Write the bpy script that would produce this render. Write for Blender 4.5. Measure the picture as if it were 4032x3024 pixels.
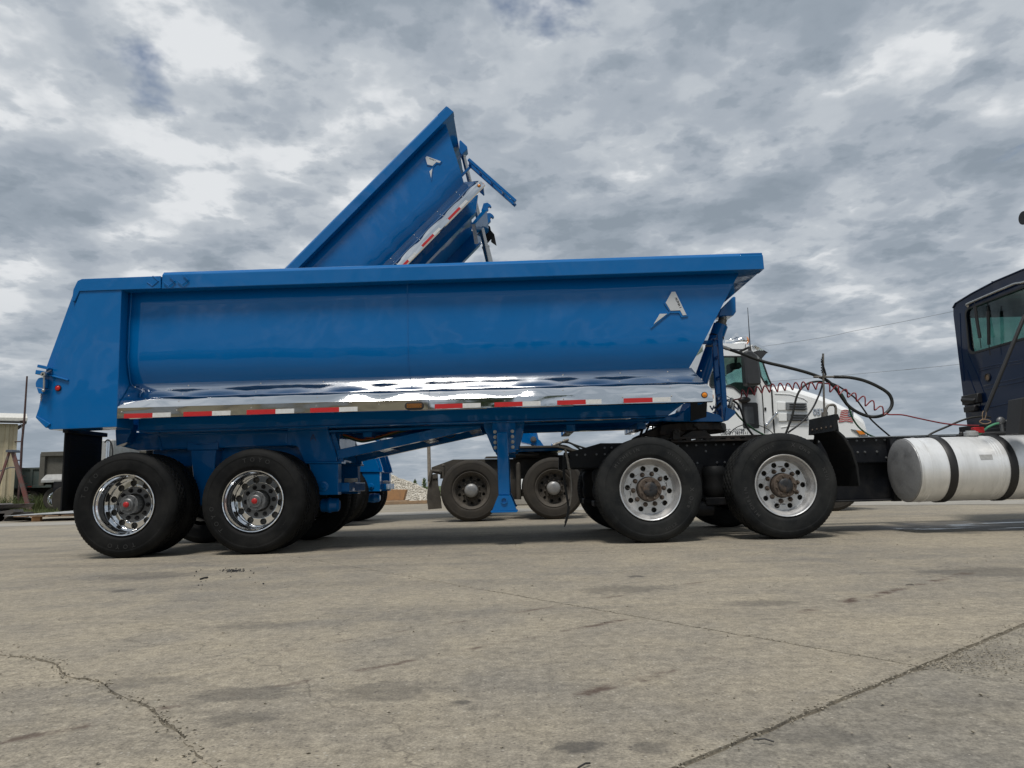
import bpy, bmesh, math, random
from mathutils import Vector, Matrix, Euler, noise as mnoise
from mathutils.geometry import delaunay_2d_cdt
random.seed(7)
R = math.radians
scene = bpy.context.scene
for o in list(bpy.data.objects):
    bpy.data.objects.remove(o, do_unlink=True)
COL = scene.collection

# ------------------------------------------------------------------ camera
FPX = 2800.0                      # focal length in photo pixels (photo 4032 x 3024)
ROLL = R(1.65)
CAM_H = 0.63
PITCH = math.atan((1905 - 1512) * math.cos(ROLL) / FPX)
cp, sp, cr, sr = math.cos(PITCH), math.sin(PITCH), math.cos(ROLL), math.sin(ROLL)
FW = Vector((0, cp, sp)); R0 = Vector((1, 0, 0)); U0 = Vector((0, -sp, cp))
RT = R0 * cr - U0 * sr
UP = U0 * cr + R0 * sr
EYE = Vector((0, 0, CAM_H))
cam = bpy.data.cameras.new('camera')
cam.sensor_width = 36.0
cam.lens = 36.0 * FPX / 4032.0
cam.clip_start = 0.05
cam.clip_end = 6000
cam_o = bpy.data.objects.new('camera', cam)
COL.objects.link(cam_o)
rot = Matrix((RT, UP, -FW)).transposed()
cam_o.matrix_world = Matrix.Translation(EYE) @ rot.to_4x4()
scene.camera = cam_o
scene.render.resolution_x, scene.render.resolution_y = 1024, 768

# ------------------------------------------------------------------ world, sun, exposure
SUN_EL, SUN_AZ = R(66), R(196)    # azimuth the light comes from, clockwise from +Y
sun_dir = Vector((math.sin(SUN_AZ) * math.cos(SUN_EL), math.cos(SUN_AZ) * math.cos(SUN_EL), math.sin(SUN_EL)))
sun = bpy.data.lights.new('sun', 'SUN')
sun.energy = 2.7
sun.angle = R(14)
sun.color = (1.0, 0.95, 0.88)
sun_o = bpy.data.objects.new('sun', sun)
COL.objects.link(sun_o)
sun_o.rotation_euler = sun_dir.to_track_quat('Z', 'Y').to_euler()
sun_o.location = (0, -10, 20)
scene.view_settings.view_transform = 'Standard'
scene.view_settings.look = 'None'
scene.view_settings.exposure = 0.0
scene.view_settings.gamma = 1.0
scene.view_settings.use_curve_mapping = False

W = bpy.data.worlds.new('World')
scene.world = W
W.use_nodes = True
nt = W.node_tree
nt.nodes.clear()
def wn(t, **k):
    n = nt.nodes.new(t)
    for a, b in k.items():
        setattr(n, a, b)
    return n
def wmath(op, a, b=None, clamp=False):
    n = wn('ShaderNodeMath', operation=op, use_clamp=clamp)
    for i, q in enumerate((a, b)):
        if q is None: continue
        if isinstance(q, (int, float)): n.inputs[i].default_value = q
        else: nt.links.new(q, n.inputs[i])
    return n.outputs[0]
out = wn('ShaderNodeOutputWorld')
bgc = wn('ShaderNodeBackground')
sky = wn('ShaderNodeTexSky', sky_type='NISHITA')
sky.sun_disc = False
sky.sun_elevation = SUN_EL
sky.sun_rotation = SUN_AZ
tc = wn('ShaderNodeTexCoord')
sx = wn('ShaderNodeSeparateXYZ')
nt.links.new(tc.outputs['Generated'], sx.inputs[0])
zz = wmath('ADD', wmath('MAXIMUM', sx.outputs[2], 0.0), 0.15)
cx = wn('ShaderNodeCombineXYZ')
nt.links.new(wmath('DIVIDE', sx.outputs[0], zz), cx.inputs[0])
nt.links.new(wmath('DIVIDE', sx.outputs[1], zz), cx.inputs[1])
def wnoise(scale, detail, rough, dist, off=(0, 0, 0), sc=(1, 1, 1)):
    mp = wn('ShaderNodeMapping')
    mp.inputs['Location'].default_value = off
    mp.inputs['Scale'].default_value = sc
    nt.links.new(cx.outputs[0], mp.inputs[0])
    n = wn('ShaderNodeTexNoise')
    n.inputs['Scale'].default_value = scale
    n.inputs['Detail'].default_value = detail
    n.inputs['Roughness'].default_value = rough
    n.inputs['Distortion'].default_value = dist
    nt.links.new(mp.outputs[0], n.inputs['Vector'])
    return n.outputs['Fac']
n1 = wnoise(3.1, 5, 0.50, 0.10, (3.1, 1.7, 0.4))
n2 = wnoise(0.7, 2, 0.5, 0.0, (8.2, 4.4, 2.0))
n3 = wnoise(2.0, 6, 0.58, 0.3, (1.2, 9.1, 5.0))
n4 = wnoise(7.0, 6, 0.55, 0.10, (5.2, 2.1, 7.0))
bil = wmath('SUBTRACT', 1.0, wmath('MULTIPLY', wmath('ABSOLUTE', wmath('SUBTRACT', n4, 0.5)), 3.2))      # puffy cell tops
# rounded puffs: smooth cells on coordinates stirred by noise
wz = wn('ShaderNodeTexNoise'); nt.links.new(cx.outputs[0], wz.inputs['Vector'])
wz.inputs['Scale'].default_value = 3.0; wz.inputs['Detail'].default_value = 5
ws = wn('ShaderNodeVectorMath', operation='SCALE'); nt.links.new(wz.outputs['Color'], ws.inputs[0]); ws.inputs['Scale'].default_value = 0.55
wa = wn('ShaderNodeVectorMath', operation='ADD'); nt.links.new(cx.outputs[0], wa.inputs[0]); nt.links.new(ws.outputs[0], wa.inputs[1])
vo = wn('ShaderNodeTexVoronoi', feature='SMOOTH_F1', voronoi_dimensions='2D'); nt.links.new(wa.outputs[0], vo.inputs['Vector'])
vo.inputs['Scale'].default_value = 3.4; vo.inputs['Smoothness'].default_value = 0.6
puff = wmath('SUBTRACT', 0.42, vo.outputs['Distance'])
mixv = wmath('ADD', wmath('ADD', wmath('MULTIPLY', n1, 0.48), wmath('MULTIPLY', n2, 0.22)), wmath('MULTIPLY', bil, 0.10))
mixv = wmath('ADD', mixv, wmath('MULTIPLY', wmath('SUBTRACT', n4, 0.5), 0.14))
mixv = wmath('ADD', mixv, wmath('MULTIPLY', puff, 0.16))
mixv = wmath('ADD', mixv, 0.054)
ramp = wn('ShaderNodeValToRGB')
ramp.color_ramp.interpolation = 'EASE'
e = ramp.color_ramp.elements
e[0].position = 0.385; e[0].color = (0.285, 0.338, 0.398, 1)
e[1].position = 0.60; e[1].color = (0.82, 0.845, 0.87, 1)
for p, c in ((0.435, (0.338, 0.392, 0.455, 1)), (0.48, (0.425, 0.475, 0.537, 1)), (0.53, (0.545, 0.59, 0.64, 1))):
    q = e.new(p); q.color = c
nt.links.new(mixv, ramp.inputs[0])
# blue gaps: the clear Nishita sky between the clouds
skym = wn('ShaderNodeMix', data_type='RGBA', blend_type='MULTIPLY')
skym.inputs[0].default_value = 1.0
nt.links.new(sky.outputs[0], skym.inputs[6])
skym.inputs[7].default_value = (0.10, 0.10, 0.10, 1)
gap = wn('ShaderNodeMapRange')
gap.inputs[1].default_value = 0.645; gap.inputs[2].default_value = 0.74
# one opening stands high over the raised body, others are scattered
gd = Vector((0.006, cp * 2800 - sp * 1480, sp * 2800 + cp * 1480)); gd.normalize()
gx, gy = gd.x / (gd.z + 0.15), gd.y / (gd.z + 0.15)
sc2 = wn('ShaderNodeSeparateXYZ'); nt.links.new(cx.outputs[0], sc2.inputs[0])
ddx = wmath('MULTIPLY', wmath('SUBTRACT', sc2.outputs[0], gx), 1.0); ddy = wmath('SUBTRACT', sc2.outputs[1], gy)
gdist = wmath('SQRT', wmath('ADD', wmath('MULTIPLY', ddx, ddx), wmath('MULTIPLY', ddy, ddy)))
gbump = wmath('MAXIMUM', wmath('SUBTRACT', 0.115, wmath('MULTIPLY', gdist, 0.55)), 0.0)
nt.links.new(wmath('ADD', n3, gbump), gap.inputs[0])
mx = wn('ShaderNodeMix', data_type='RGBA')
nt.links.new(gap.outputs[0], mx.inputs[0])
nt.links.new(ramp.outputs[0], mx.inputs[6])
nt.links.new(skym.outputs[2], mx.inputs[7])
# clouds flatten into an even grey-blue layer towards the horizon
hz = wn('ShaderNodeMapRange')
hz.inputs[1].default_value = 0.0; hz.inputs[2].default_value = 0.26
hz.inputs[3].default_value = 0.80; hz.inputs[4].default_value = 0.0
nt.links.new(sx.outputs[2], hz.inputs[0])
mh = wn('ShaderNodeMix', data_type='RGBA')
nt.links.new(hz.outputs[0], mh.inputs[0])
nt.links.new(mx.outputs[2], mh.inputs[6])
mh.inputs[7].default_value = (0.34, 0.395, 0.455, 1)
nt.links.new(mh.outputs[2], bgc.inputs[0])
bgc.inputs[1].default_value = 0.92
nt.links.new(bgc.outputs[0], out.inputs[0])

# ------------------------------------------------------------------ survey of the photograph
# measuring windows on the photo: key -> (x0, y0, photo px per unit); at() turns a reading into a point at depth Y
ZM = {'A': (100, 980, 800/1794), 'B': (200, 1660, 800/2212), 'C': (750, 1640, 800/2212), 'D': (1100, 380, 1000/2212),
      'E': (2400, 960, 800/1746), 'F': (1500, 1600, 900/2212), 'G': (2200, 1600, 800/2212), 'H': (2750, 1300, 800/2212),
      'I': (2850, 1600, 600/1659), 'J': (3332, 800, 700/1659), 'K': (3332, 1400, 700/1452), 'L': (0, 1450, 400/1021),
      'M': (1200, 1640, 500/1803), 'N': (1700, 700, 400/1843), 'O': (2000, 2100, 2032/2212), 'Q': (0, 2100, 2032/2212),
      'U': (0, 0, 4032/2212), 'R': (400, 1620, 900/2212), 'S': (1300, 1400, 900/2212), 'T': (2500, 1500, 500/2212),
      'V': (1700, 1680, 700/2212), 'W': (3600, 1050, 432/956), 'X': (0, 1600, 300/1037), 'Y': (2780, 1300, 400/2074),
      'Z': (3160, 1560, 280/2212), 'a': (2560, 1130, 180/1572)}
def ray(z, a, b):
    x0, y0, k = ZM[z]
    return FW + RT * ((x0 + a * k - 2016) / FPX) - UP * ((y0 + b * k - 1512) / FPX)
def at(z, a, b, Y):
    d = ray(z, a, b); return EYE + d * (Y / d.y)
def onx(z, a, b, X):
    d = ray(z, a, b); return EYE + d * (X / d.x)
def gr(z, a, b, Z=0.0):
    d = ray(z, a, b); return EYE + d * ((Z - CAM_H) / d.z)
def XZ(z, Y, *uv):
    return [(p.x, p.z) for p in (at(z, a, b, Y) for a, b in uv)]

# ------------------------------------------------------------------ mesh helpers
def thick(poly, t):
    """closed outline of an open 2D polyline thickened by t on its left side"""
    n = len(poly); offs = []
    for i in range(n):
        a = Vector(poly[max(i - 1, 0)]); b = Vector(poly[min(i + 1, n - 1)])
        d = (b - a); d = d / max(d.length, 1e-9)
        offs.append((poly[i][0] - d.y * t, poly[i][1] + d.x * t))
    return list(poly) + offs[::-1]
def rounded(pts, r, n=4):
    """polygon with rounded corners"""
    out = []; m = len(pts)
    for i in range(m):
        p = Vector(pts[i]); a = Vector(pts[i - 1]); b = Vector(pts[(i + 1) % m])
        u = (a - p); v = (b - p)
        k = min(r, u.length * .45, v.length * .45)
        p0 = p + u.normalized() * k; p1 = p + v.normalized() * k
        for j in range(n + 1):
            t = j / n
            q = p0 * (1 - t) ** 2 + p * 2 * t * (1 - t) + p1 * t * t
            out.append((q.x, q.y))
    return out
def smooth_path(pts, n=8):
    """Catmull-Rom through 3D points"""
    P = [Vector(p) for p in pts]
    P = [P[0] * 2 - P[1]] + P + [P[-1] * 2 - P[-2]]
    o = []
    for i in range(1, len(P) - 2):
        p0, p1, p2, p3 = P[i - 1:i + 3]
        for j in range(n):
            t = j / n
            o.append(0.5 * ((2 * p1) + (p2 - p0) * t + (2 * p0 - 5 * p1 + 4 * p2 - p3) * t * t + (3 * p1 - p0 - 3 * p2 + p3) * t ** 3))
    o.append(P[-2])
    return o
class MB:
    def __init__(s): s.v = []; s.f = []; s.s = []
    def add(s, vs, fs, smooth=False):
        k = len(s.v); s.v += [tuple(v) for v in vs]
        for f in fs: s.f.append(tuple(i + k for i in f)); s.s.append(smooth)
        return s
    def box(s, x0, x1, y0, y1, z0, z1):
        v = [(x, y, z) for x in (x0, x1) for y in (y0, y1) for z in (z0, z1)]
        return s.add(v, [(0, 1, 3, 2), (4, 6, 7, 5), (0, 4, 5, 1), (2, 3, 7, 6), (0, 2, 6, 4), (1, 5, 7, 3)])
    def _pr(s, lo, hi):
        n = len(lo)
        return s.add(lo + hi, [tuple(range(n)), tuple(range(2 * n - 1, n - 1, -1))] + [(i, i + n, (i + 1) % n + n, (i + 1) % n) for i in range(n)])
    def prism(s, pts, y0, y1): return s._pr([(x, y0, z) for x, z in pts], [(x, y1, z) for x, z in pts])
    def prismx(s, pts, x0, x1): return s._pr([(x0, y, z) for y, z in pts], [(x1, y, z) for y, z in pts])
    def prismz(s, pts, z0, z1): return s._pr([(x, y, z0) for x, y in pts], [(x, y, z1) for x, y in pts])
    def beam(s, p, q, w, h, up=(0, 0, 1)):
        p = Vector(p); q = Vector(q); d = (q - p).normalized(); r = d.cross(Vector(up)).normalized(); u = r.cross(d)
        c = [r * (a * w / 2) + u * (b * h / 2) for a, b in ((-1, -1), (1, -1), (1, 1), (-1, 1))]
        return s._pr([p + k for k in c], [q + k for k in c])
    def tube(s, path, r, n=8, caps=True):
        P = [Vector(p) for p in path]; m = len(P)
        rr = r if isinstance(r, (list, tuple)) else [r] * m
        t = (P[1] - P[0]).normalized()
        a = t.orthogonal().normalized(); vs = []
        for i in range(m):
            t2 = (P[min(i + 1, m - 1)] - P[max(i - 1, 0)])
            if t2.length > 1e-9:
                t2.normalize(); a = (a - t2 * a.dot(t2))
                a = a.normalized() if a.length > 1e-6 else t2.orthogonal().normalized(); t = t2
            b = t.cross(a)
            for j in range(n):
                th = 2 * math.pi * j / n
                vs.append(P[i] + (a * math.cos(th) + b * math.sin(th)) * rr[i])
        fs = [(i * n + j, i * n + (j + 1) % n, (i + 1) * n + (j + 1) % n, (i + 1) * n + j) for i in range(m - 1) for j in range(n)]
        s.add(vs, fs, True)
        if caps:
            k = len(s.v) - m * n
            s.f.append(tuple(k + j for j in range(n))[::-1]); s.s.append(False)
            s.f.append(tuple(k + (m - 1) * n + j for j in range(n))); s.s.append(False)
        return s
    def cyl(s, p, q, r, r2=None, n=20, caps=True):
        return s.tube([p, q], [r, r if r2 is None else r2], n, caps)
    def lathe(s, prof, c=(0, 0, 0), axis='y', n=48, mod=None, close=False):
        """prof: (axial, radius) list, revolved about the axis through c"""
        vs = []; c = Vector(c)
        for k, (a, r) in enumerate(prof):
            for j in range(n):
                th = 2 * math.pi * j / n
                q = r + (mod(k, j) if mod else 0)
                u, w = math.cos(th) * q, math.sin(th) * q
                vs.append(c + (Vector((u, a, w)) if axis == 'y' else Vector((a, u, w)) if axis == 'x' else Vector((u, w, a))))
        m = len(prof)
        fs = [(i * n + j, i * n + (j + 1) % n, (i + 1) * n + (j + 1) % n, (i + 1) * n + j) for i in range(m - 1) for j in range(n)]
        return s.add(vs, fs, True)
    def disc(s, c, r, axis='y', n=32):
        return s.lathe([(0, 0.0001), (0, r)], c, axis, n)
    def ball(s, c, r, n=12, sc=(1, 1, 1)):
        c = Vector(c); vs = []; h = n // 2
        for i in range(h + 1):
            ph = math.pi * i / h
            for j in range(n):
                th = 2 * math.pi * j / n
                vs.append(c + Vector((math.sin(ph) * math.cos(th) * sc[0], math.sin(ph) * math.sin(th) * sc[1], math.cos(ph) * sc[2])) * r)
        return s.add(vs, [(i * n + j, i * n + (j + 1) % n, (i + 1) * n + (j + 1) % n, (i + 1) * n + j) for i in range(h) for j in range(n)], True)
    def holed(s, outer, holes, y0, y1):
        """polygon with holes in XZ, given thickness from y0 to y1"""
        bm = bmesh.new()
        for loop in [outer] + holes:
            vv = [bm.verts.new((x, 0, z)) for x, z in loop]
            for i in range(len(vv)): bm.edges.new((vv[i], vv[(i + 1) % len(vv)]))
        bmesh.ops.triangle_fill(bm, use_beauty=True, use_dissolve=False, edges=bm.edges[:])
        bm.verts.index_update()
        vs = [v.co.copy() for v in bm.verts]; fs = [[v.index for v in f.verts] for f in bm.faces]
        bm.free(); n = len(vs)
        s.add([(v.x, y0, v.z) for v in vs] + [(v.x, y1, v.z) for v in vs], fs + [[i + n for i in f[::-1]] for f in fs])
        for loop in [outer] + holes:
            m = len(loop)
            s.add([(x, y0, z) for x, z in loop] + [(x, y1, z) for x, z in loop], [(i, (i + 1) % m, (i + 1) % m + m, i + m) for i in range(m)])
        return s
    def mesh(s, name, mat, sharp=38):
        me = bpy.data.meshes.new(name)
        me.from_pydata(s.v, [], s.f)
        bm = bmesh.new(); bm.from_mesh(me)
        bmesh.ops.remove_doubles(bm, verts=bm.verts[:], dist=1e-5)
        bmesh.ops.recalc_face_normals(bm, faces=bm.faces[:])
        anys = any(s.s)
        for f in bm.faces: f.smooth = anys
        bm.to_mesh(me); bm.free()
        if anys: me.set_sharp_from_angle(angle=R(sharp))
        me.materials.append(mat)
        return me
WM = {}
def link(o, parent=None, wm=None):
    """link an object whose mesh is in world coordinates (or in wm's) under a parent"""
    COL.objects.link(o)
    wm = wm or Matrix.Identity(4)
    if parent:
        o.parent = parent
        o.matrix_parent_inverse = WM[parent.name].inverted()
    o.matrix_basis = wm
    WM[o.name] = wm.copy()
    return o
def part(parent, name, mb, mat, bevel=0.0, label=None, wm=None, kind=None, seg=1):
    me = mb.mesh(name, mat) if isinstance(mb, MB) else mb
    o = link(bpy.data.objects.new(name, me), parent, wm)
    if bevel:
        m = o.modifiers.new('bevel', 'BEVEL'); m.width = bevel; m.segments = seg; m.limit_method = 'ANGLE'; m.angle_limit = R(40)
    if label: o['label'] = label
    if kind: o['kind'] = kind
    return o
def tag(o, label, cat, group=None):
    o['label'] = label; o['category'] = cat
    if group: o['group'] = group
    return o
def thing(name, label, cat, loc=(0, 0, 0), group=None):
    o = bpy.data.objects.new(name, None)
    o.empty_display_size = 0.2
    link(o, None, Matrix.Translation(Vector(loc)))
    return tag(o, label, cat, group)
def solo(name, mb, mat, label, cat, group=None, bevel=0.0):
    o = part(None, name, mb, mat, bevel)
    return tag(o, label, cat, group)
def struct(name, mb, mat, kind='structure'):
    o = part(None, name, mb, mat); o['kind'] = kind
    return o
def text_geo(txt, size, extrude=0.001, spacing=1.0):
    cu = bpy.data.curves.new('lettering', 'FONT')
    cu.body = txt; cu.size = size; cu.extrude = extrude; cu.align_x = 'CENTER'; cu.align_y = 'CENTER'
    cu.space_character = spacing; cu.resolution_u = 2
    ob = bpy.data.objects.new('lettering', cu)
    me = bpy.data.meshes.new_from_object(ob)
    vs = [v.co.copy() for v in me.vertices]; fs = [tuple(p.vertices) for p in me.polygons]
    bpy.data.objects.remove(ob); bpy.data.meshes.remove(me); bpy.data.curves.remove(cu)
    return vs, fs
def text_on(mb, txt, size, c, ang=0.0, extrude=0.001, spacing=1.0, sx=1.0, bold=0):
    """flat lettering in the XZ plane facing -Y, centred on c, turned by ang"""
    vs, fs = text_geo(txt, size, extrude, spacing)
    ca, sa = math.cos(ang), math.sin(ang); c = Vector(c)
    for k in ([0] if not bold else [-bold, 0, bold]):
        mb.add([c + Vector(((v.x * sx + k) * ca - v.y * sa, -v.z, (v.x * sx + k) * sa + v.y * ca)) for v in vs], fs)
    return mb
# ------------------------------------------------------------------ materials
class N:
    """small node graph helper"""
    def __init__(s, name):
        m = bpy.data.materials.new(name); m.use_nodes = True
        s.m = m; s.t = m.node_tree; s.p = s.t.nodes['Principled BSDF']
        s.co = s.t.nodes.new('ShaderNodeTexCoord').outputs['Object']
    def n(s, t, **k):
        q = s.t.nodes.new(t)
        for a, b in k.items(): setattr(q, a, b)
        return q
    def l(s, a, b): s.t.links.new(a, b)
    def setin(s, sock, v):
        if isinstance(v, (int, float)): sock.default_value = v
        elif isinstance(v, tuple): sock.default_value = v + (1,) if len(v) == 3 and sock.type == 'RGBA' else v
        else: s.l(v, sock)
    def math(s, op, a, b=0.0, clamp=False):
        q = s.n('ShaderNodeMath', operation=op, use_clamp=clamp)
        s.setin(q.inputs[0], a); s.setin(q.inputs[1], b)
        return q.outputs[0]
    def noise(s, scale, detail=4, rough=.5, dist=0, sc=(1, 1, 1), loc=(0, 0, 0), rot=(0, 0, 0), vec=None):
        mp = s.n('ShaderNodeMapping'); s.l(vec or s.co, mp.inputs[0])
        mp.inputs['Scale'].default_value = sc; mp.inputs['Location'].default_value = loc; mp.inputs['Rotation'].default_value = rot
        q = s.n('ShaderNodeTexNoise'); s.l(mp.outputs[0], q.inputs['Vector'])
        q.inputs['Scale'].default_value = scale; q.inputs['Detail'].default_value = detail
        q.inputs['Roughness'].default_value = rough; q.inputs['Distortion'].default_value = dist
        return q.outputs['Fac']
    def voro(s, scale, feature='F1', sc=(1, 1, 1), out='Distance'):
        mp = s.n('ShaderNodeMapping'); s.l(s.co, mp.inputs[0]); mp.inputs['Scale'].default_value = sc
        q = s.n('ShaderNodeTexVoronoi', feature=feature); s.l(mp.outputs[0], q.inputs['Vector']); q.inputs['Scale'].default_value = scale
        return q.outputs[out]
    def rng(s, v, a, b, c=0.0, d=1.0):
        q = s.n('ShaderNodeMapRange'); s.l(v, q.inputs[0])
        for i, x in enumerate((a, b, c, d)): q.inputs[i + 1].default_value = x
        return q.outputs[0]
    def mix(s, f, a, b, mode='MIX'):
        q = s.n('ShaderNodeMix', data_type='RGBA', blend_type=mode)
        s.setin(q.inputs[0], f); s.setin(q.inputs[6], a); s.setin(q.inputs[7], b)
        return q.outputs[2]
    def bump(s, h, strength=.2, dist=.02, prev=None):
        q = s.n('ShaderNodeBump'); s.l(h, q.inputs['Height'])
        q.inputs['Strength'].default_value = strength; q.inputs['Distance'].default_value = dist
        if prev is not None: s.l(prev, q.inputs['Normal'])
        return q.outputs[0]
    def done(s, **k):
        for a, b in k.items(): s.setin(s.p.inputs[a.replace('_', ' ')], b)
        return s.m
def dusty(name, base, dust, rough=.5, metal=0.0, amount=(.45, .75), scale=5, bump=.15, bscale=60, coat=0.0, drough=.9, detail=6, spec=.5):
    """a coated or bare surface with patches of dust, rust or wear"""
    g = N(name)
    f = g.rng(g.noise(scale, detail, .62, .3), amount[0], amount[1])
    fine = g.noise(bscale, 3, .6)
    col = g.mix(f, base, dust)
    col = g.mix(.35, col, g.mix(g.rng(fine, .3, .7), (.55, .55, .55), (1.25, 1.25, 1.25)), 'MULTIPLY')
    r = g.math('ADD', g.math('MULTIPLY', f, drough - rough), rough)
    mt = g.math('MULTIPLY', g.math('SUBTRACT', 1.0, f), metal)
    return g.done(Base_Color=col, Roughness=r, Metallic=mt, Normal=g.bump(fine, bump, .004), Coat_Weight=coat, Coat_Roughness=.05, Specular_IOR_Level=spec)
def plain(name, c, rough=.5, metal=0.0, coat=0.0, bump=0.0, bscale=50, var=.12):
    g = N(name)
    k = g.noise(9, 5, .6)
    col = g.mix(1.0, c, g.mix(g.rng(k, .3, .7), (1 - var,) * 3, (1 + var,) * 3), 'MULTIPLY')
    kw = {}
    if bump: kw['Normal'] = g.bump(g.noise(bscale, 3), bump, .004)
    return g.done(Base_Color=col, Roughness=g.rng(k, .2, .8, rough * .85, min(rough * 1.15, 1)), Metallic=metal, Coat_Weight=coat, Coat_Roughness=.04, **kw)

def make_paint(name, c, wav=.5, wscale=.8, dirt=.05, coat=1.0, spec=.35):
    g = N(name)
    big = g.noise(wscale, 2, .45, .6, (1.3, 1, .8))
    mid = g.noise(3.2, 2, .5, .2)
    fine = g.noise(900, 2)
    h = g.math('ADD', g.math('MULTIPLY', big, .6), g.math('MULTIPLY', mid, .05))
    dust = g.rng(g.noise(2.2, 8, .65, .3, (1, 1, .5)), .5, .85, 0, dirt)
    col = g.mix(dust, c, (.14, .16, .18))
    nrm = g.bump(h, wav, .06)
    nrm = g.bump(fine, .03, .0006, nrm)
    return g.done(Base_Color=col, Roughness=.32, Specular_IOR_Level=spec, Normal=nrm, Coat_Weight=coat, Coat_Roughness=.035, Coat_IOR=1.42, Coat_Normal=nrm)
M = {}
M['blue'] = make_paint('blue_paint', (.0003, .124, .375), 1.3, .8, .02, 1.0, .05)
M['cabblue'] = make_paint('dark_blue_paint', (.0008, .012, .046), .15, 1.5, .0, .5, .1)
M['white'] = make_paint('white_paint', (.90, .92, .92), .06, 1.2, .02, .7, .3)
def make_chrome():
    g = N('polished_stainless')
    h = g.noise(1.3, 2, .5, .4, (1, 1, 2.5))
    h2 = g.noise(7, 2, .5)
    hh = g.math('ADD', h, g.math('MULTIPLY', h2, .05))
    return g.done(Base_Color=(.80, .81, .82), Metallic=1.0, Roughness=g.rng(g.noise(30, 5, .7, 0, (.15, 1, 3)), .3, .75, .03, .07), Normal=g.bump(hh, .13, .045))
M['steel'] = make_chrome()
M['chrome'] = plain('polished_aluminium', (.82, .83, .84), .06, 1.0, var=.04)
M['rod'] = plain('hard_chrome_rod', (.40, .40, .39), .22, 1.0, var=.05)
M['rubber'] = dusty('tyre_rubber', (.009, .0095, .010), (.025, .025, .0245), .6, 0, (.42, .8), 4, .25, 150, drough=.85, spec=.10)
M['rubber_used'] = dusty('worn_tyre_rubber', (.013, .0145, .016), (.038, .039, .038), .66, 0, (.38, .75), 3.5, .3, 130, drough=.92, spec=.10)
M['rubber_dusty'] = dusty('muddy_tyre_rubber', (.020, .018, .0155), (.052, .045, .036), .85, 0, (.3, .7), 3.0, .35, 90, drough=.95)
M['flap'] = dusty('black_rubber_sheet', (.010, .011, .012), (.028, .028, .028), .55, 0, (.4, .8), 3, .2, 120, spec=.2)
M['letter'] = plain('moulded_rubber_lettering', (.020, .0205, .021), .7)
M['letter2'] = plain('scuffed_rubber_lettering', (.045, .046, .047), .8)
M['alu'] = dusty('brushed_white_aluminium', (.66, .67, .68), (.48, .46, .43), .34, .75, (.48, .8), 7, .12, 200, drough=.55)
M['rust'] = dusty('rusty_steel', (.066, .046, .034), (.125, .10, .08), .75, 0, (.4, .7), 22, .5, 120)
M['hubblack'] = dusty('black_hub_paint', (.018, .020, .024), (.10, .07, .05), .5, 0, (.5, .7), 14, .3, 100)
M['dark'] = plain('dark_shadow_steel', (.012, .012, .013), .8)  # near-black steel of nuts, cylinder band and chain
M['drum'] = plain('dull_brake_drum', (.11, .108, .10), .7)
M['hubgrey'] = plain('grey_cast_hub', (.17, .175, .18), .45, .6, bump=.2)
M['redcap'] = plain('red_plastic_cap', (.42, .014, .016), .4)
M['frame'] = dusty('black_frame_paint', (.008, .0095, .013), (.032, .031, .030), .42, 0, (.45, .8), 3.5, .25, 70, drough=.85, spec=.25)
M['grease'] = dusty('greasy_fifth_wheel', (.014, .012, .011), (.075, .056, .043), .55, .2, (.42, .75), 9, .5, 60, drough=.9)
M['dustframe'] = dusty('dust_covered_frame', (.042, .037, .031), (.10, .09, .074), .85, 0, (.3, .7), 4, .3, 60, drough=.95)
M['dustrim'] = dusty('dust_covered_wheel', (.06, .053, .045), (.11, .097, .08), .7, .1, (.35, .7), 8, .2, 90, drough=.9)
M['hubcap'] = dusty('dusty_steel_hubcap', (.33, .34, .35), (.24, .225, .20), .38, .6, (.4, .75), 9, .1, 90, drough=.7)
M['red'] = plain('red_reflective_tape', (.52, .020, .022), .35, bump=.25, bscale=400, var=.06)
M['silver'] = dusty('white_reflective_tape', (.74, .75, .74), (.62, .62, .60), .35, 0, (.4, .7), 30, .4, 300)
M['bolt'] = plain('zinc_bolt', (.42, .41, .38), .4, .8)
M['amber'] = plain('amber_lens', (.75, .24, .008), .12, coat=.6, bump=.5, bscale=260)
M['redlens'] = plain('red_lens', (.55, .006, .004), .12, coat=.6, bump=.5, bscale=260)
M['black'] = plain('black_plastic', (.014, .014, .015), .5)
M['mirror_black'] = plain('grey_black_plastic', (.035, .037, .040), .5)
M['emblem'] = plain('silver_emblem_plate', (.62, .63, .63), .35, .35, var=.04)
M['print'] = plain('dark_blue_print', (.02, .045, .13), .5, var=.05)
M['printblack'] = plain('black_print', (.02, .02, .02), .6, var=.05)
M['printred'] = plain('red_print', (.42, .03, .035), .5, var=.1)
M['printwhite'] = plain('white_print', (.72, .70, .68), .5, var=.05)
def make_tank():
    g = N('weathered_tank_aluminium')
    f = g.rng(g.noise(4, 7, .65, .4, (1.6, 1, .35)), .42, .75)
    run = g.rng(g.noise(3, 5, .6, .6, (3, 1, .4)), .55, .75)
    col = g.mix(f, (.90, .91, .91), (.70, .71, .71))
    col = g.mix(g.math('MULTIPLY', run, .45), col, (.34, .33, .30))
    return g.done(Base_Color=col, Metallic=.40, Roughness=g.rng(f, 0, 1, .28, .46), Normal=g.bump(g.noise(40, 4), .08, .004))
M['tank'] = make_tank()
M['tankend'] = dusty('dull_tank_end', (.42, .43, .44), (.32, .325, .33), .45, .6, (.35, .7), 4, .2, 60)  # tank metal again, its darker colour carries the shade on the end
M['hose'] = plain('black_hose', (.016, .017, .015), .5, bump=.4, bscale=300)
M['hosered'] = plain('red_coiled_hose', (.20, .016, .02), .4, var=.2)
M['hosegreen'] = plain('green_hose', (.02, .10, .035), .45)
M['orange'] = plain('orange_wire', (.45, .10, .02), .5)
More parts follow.
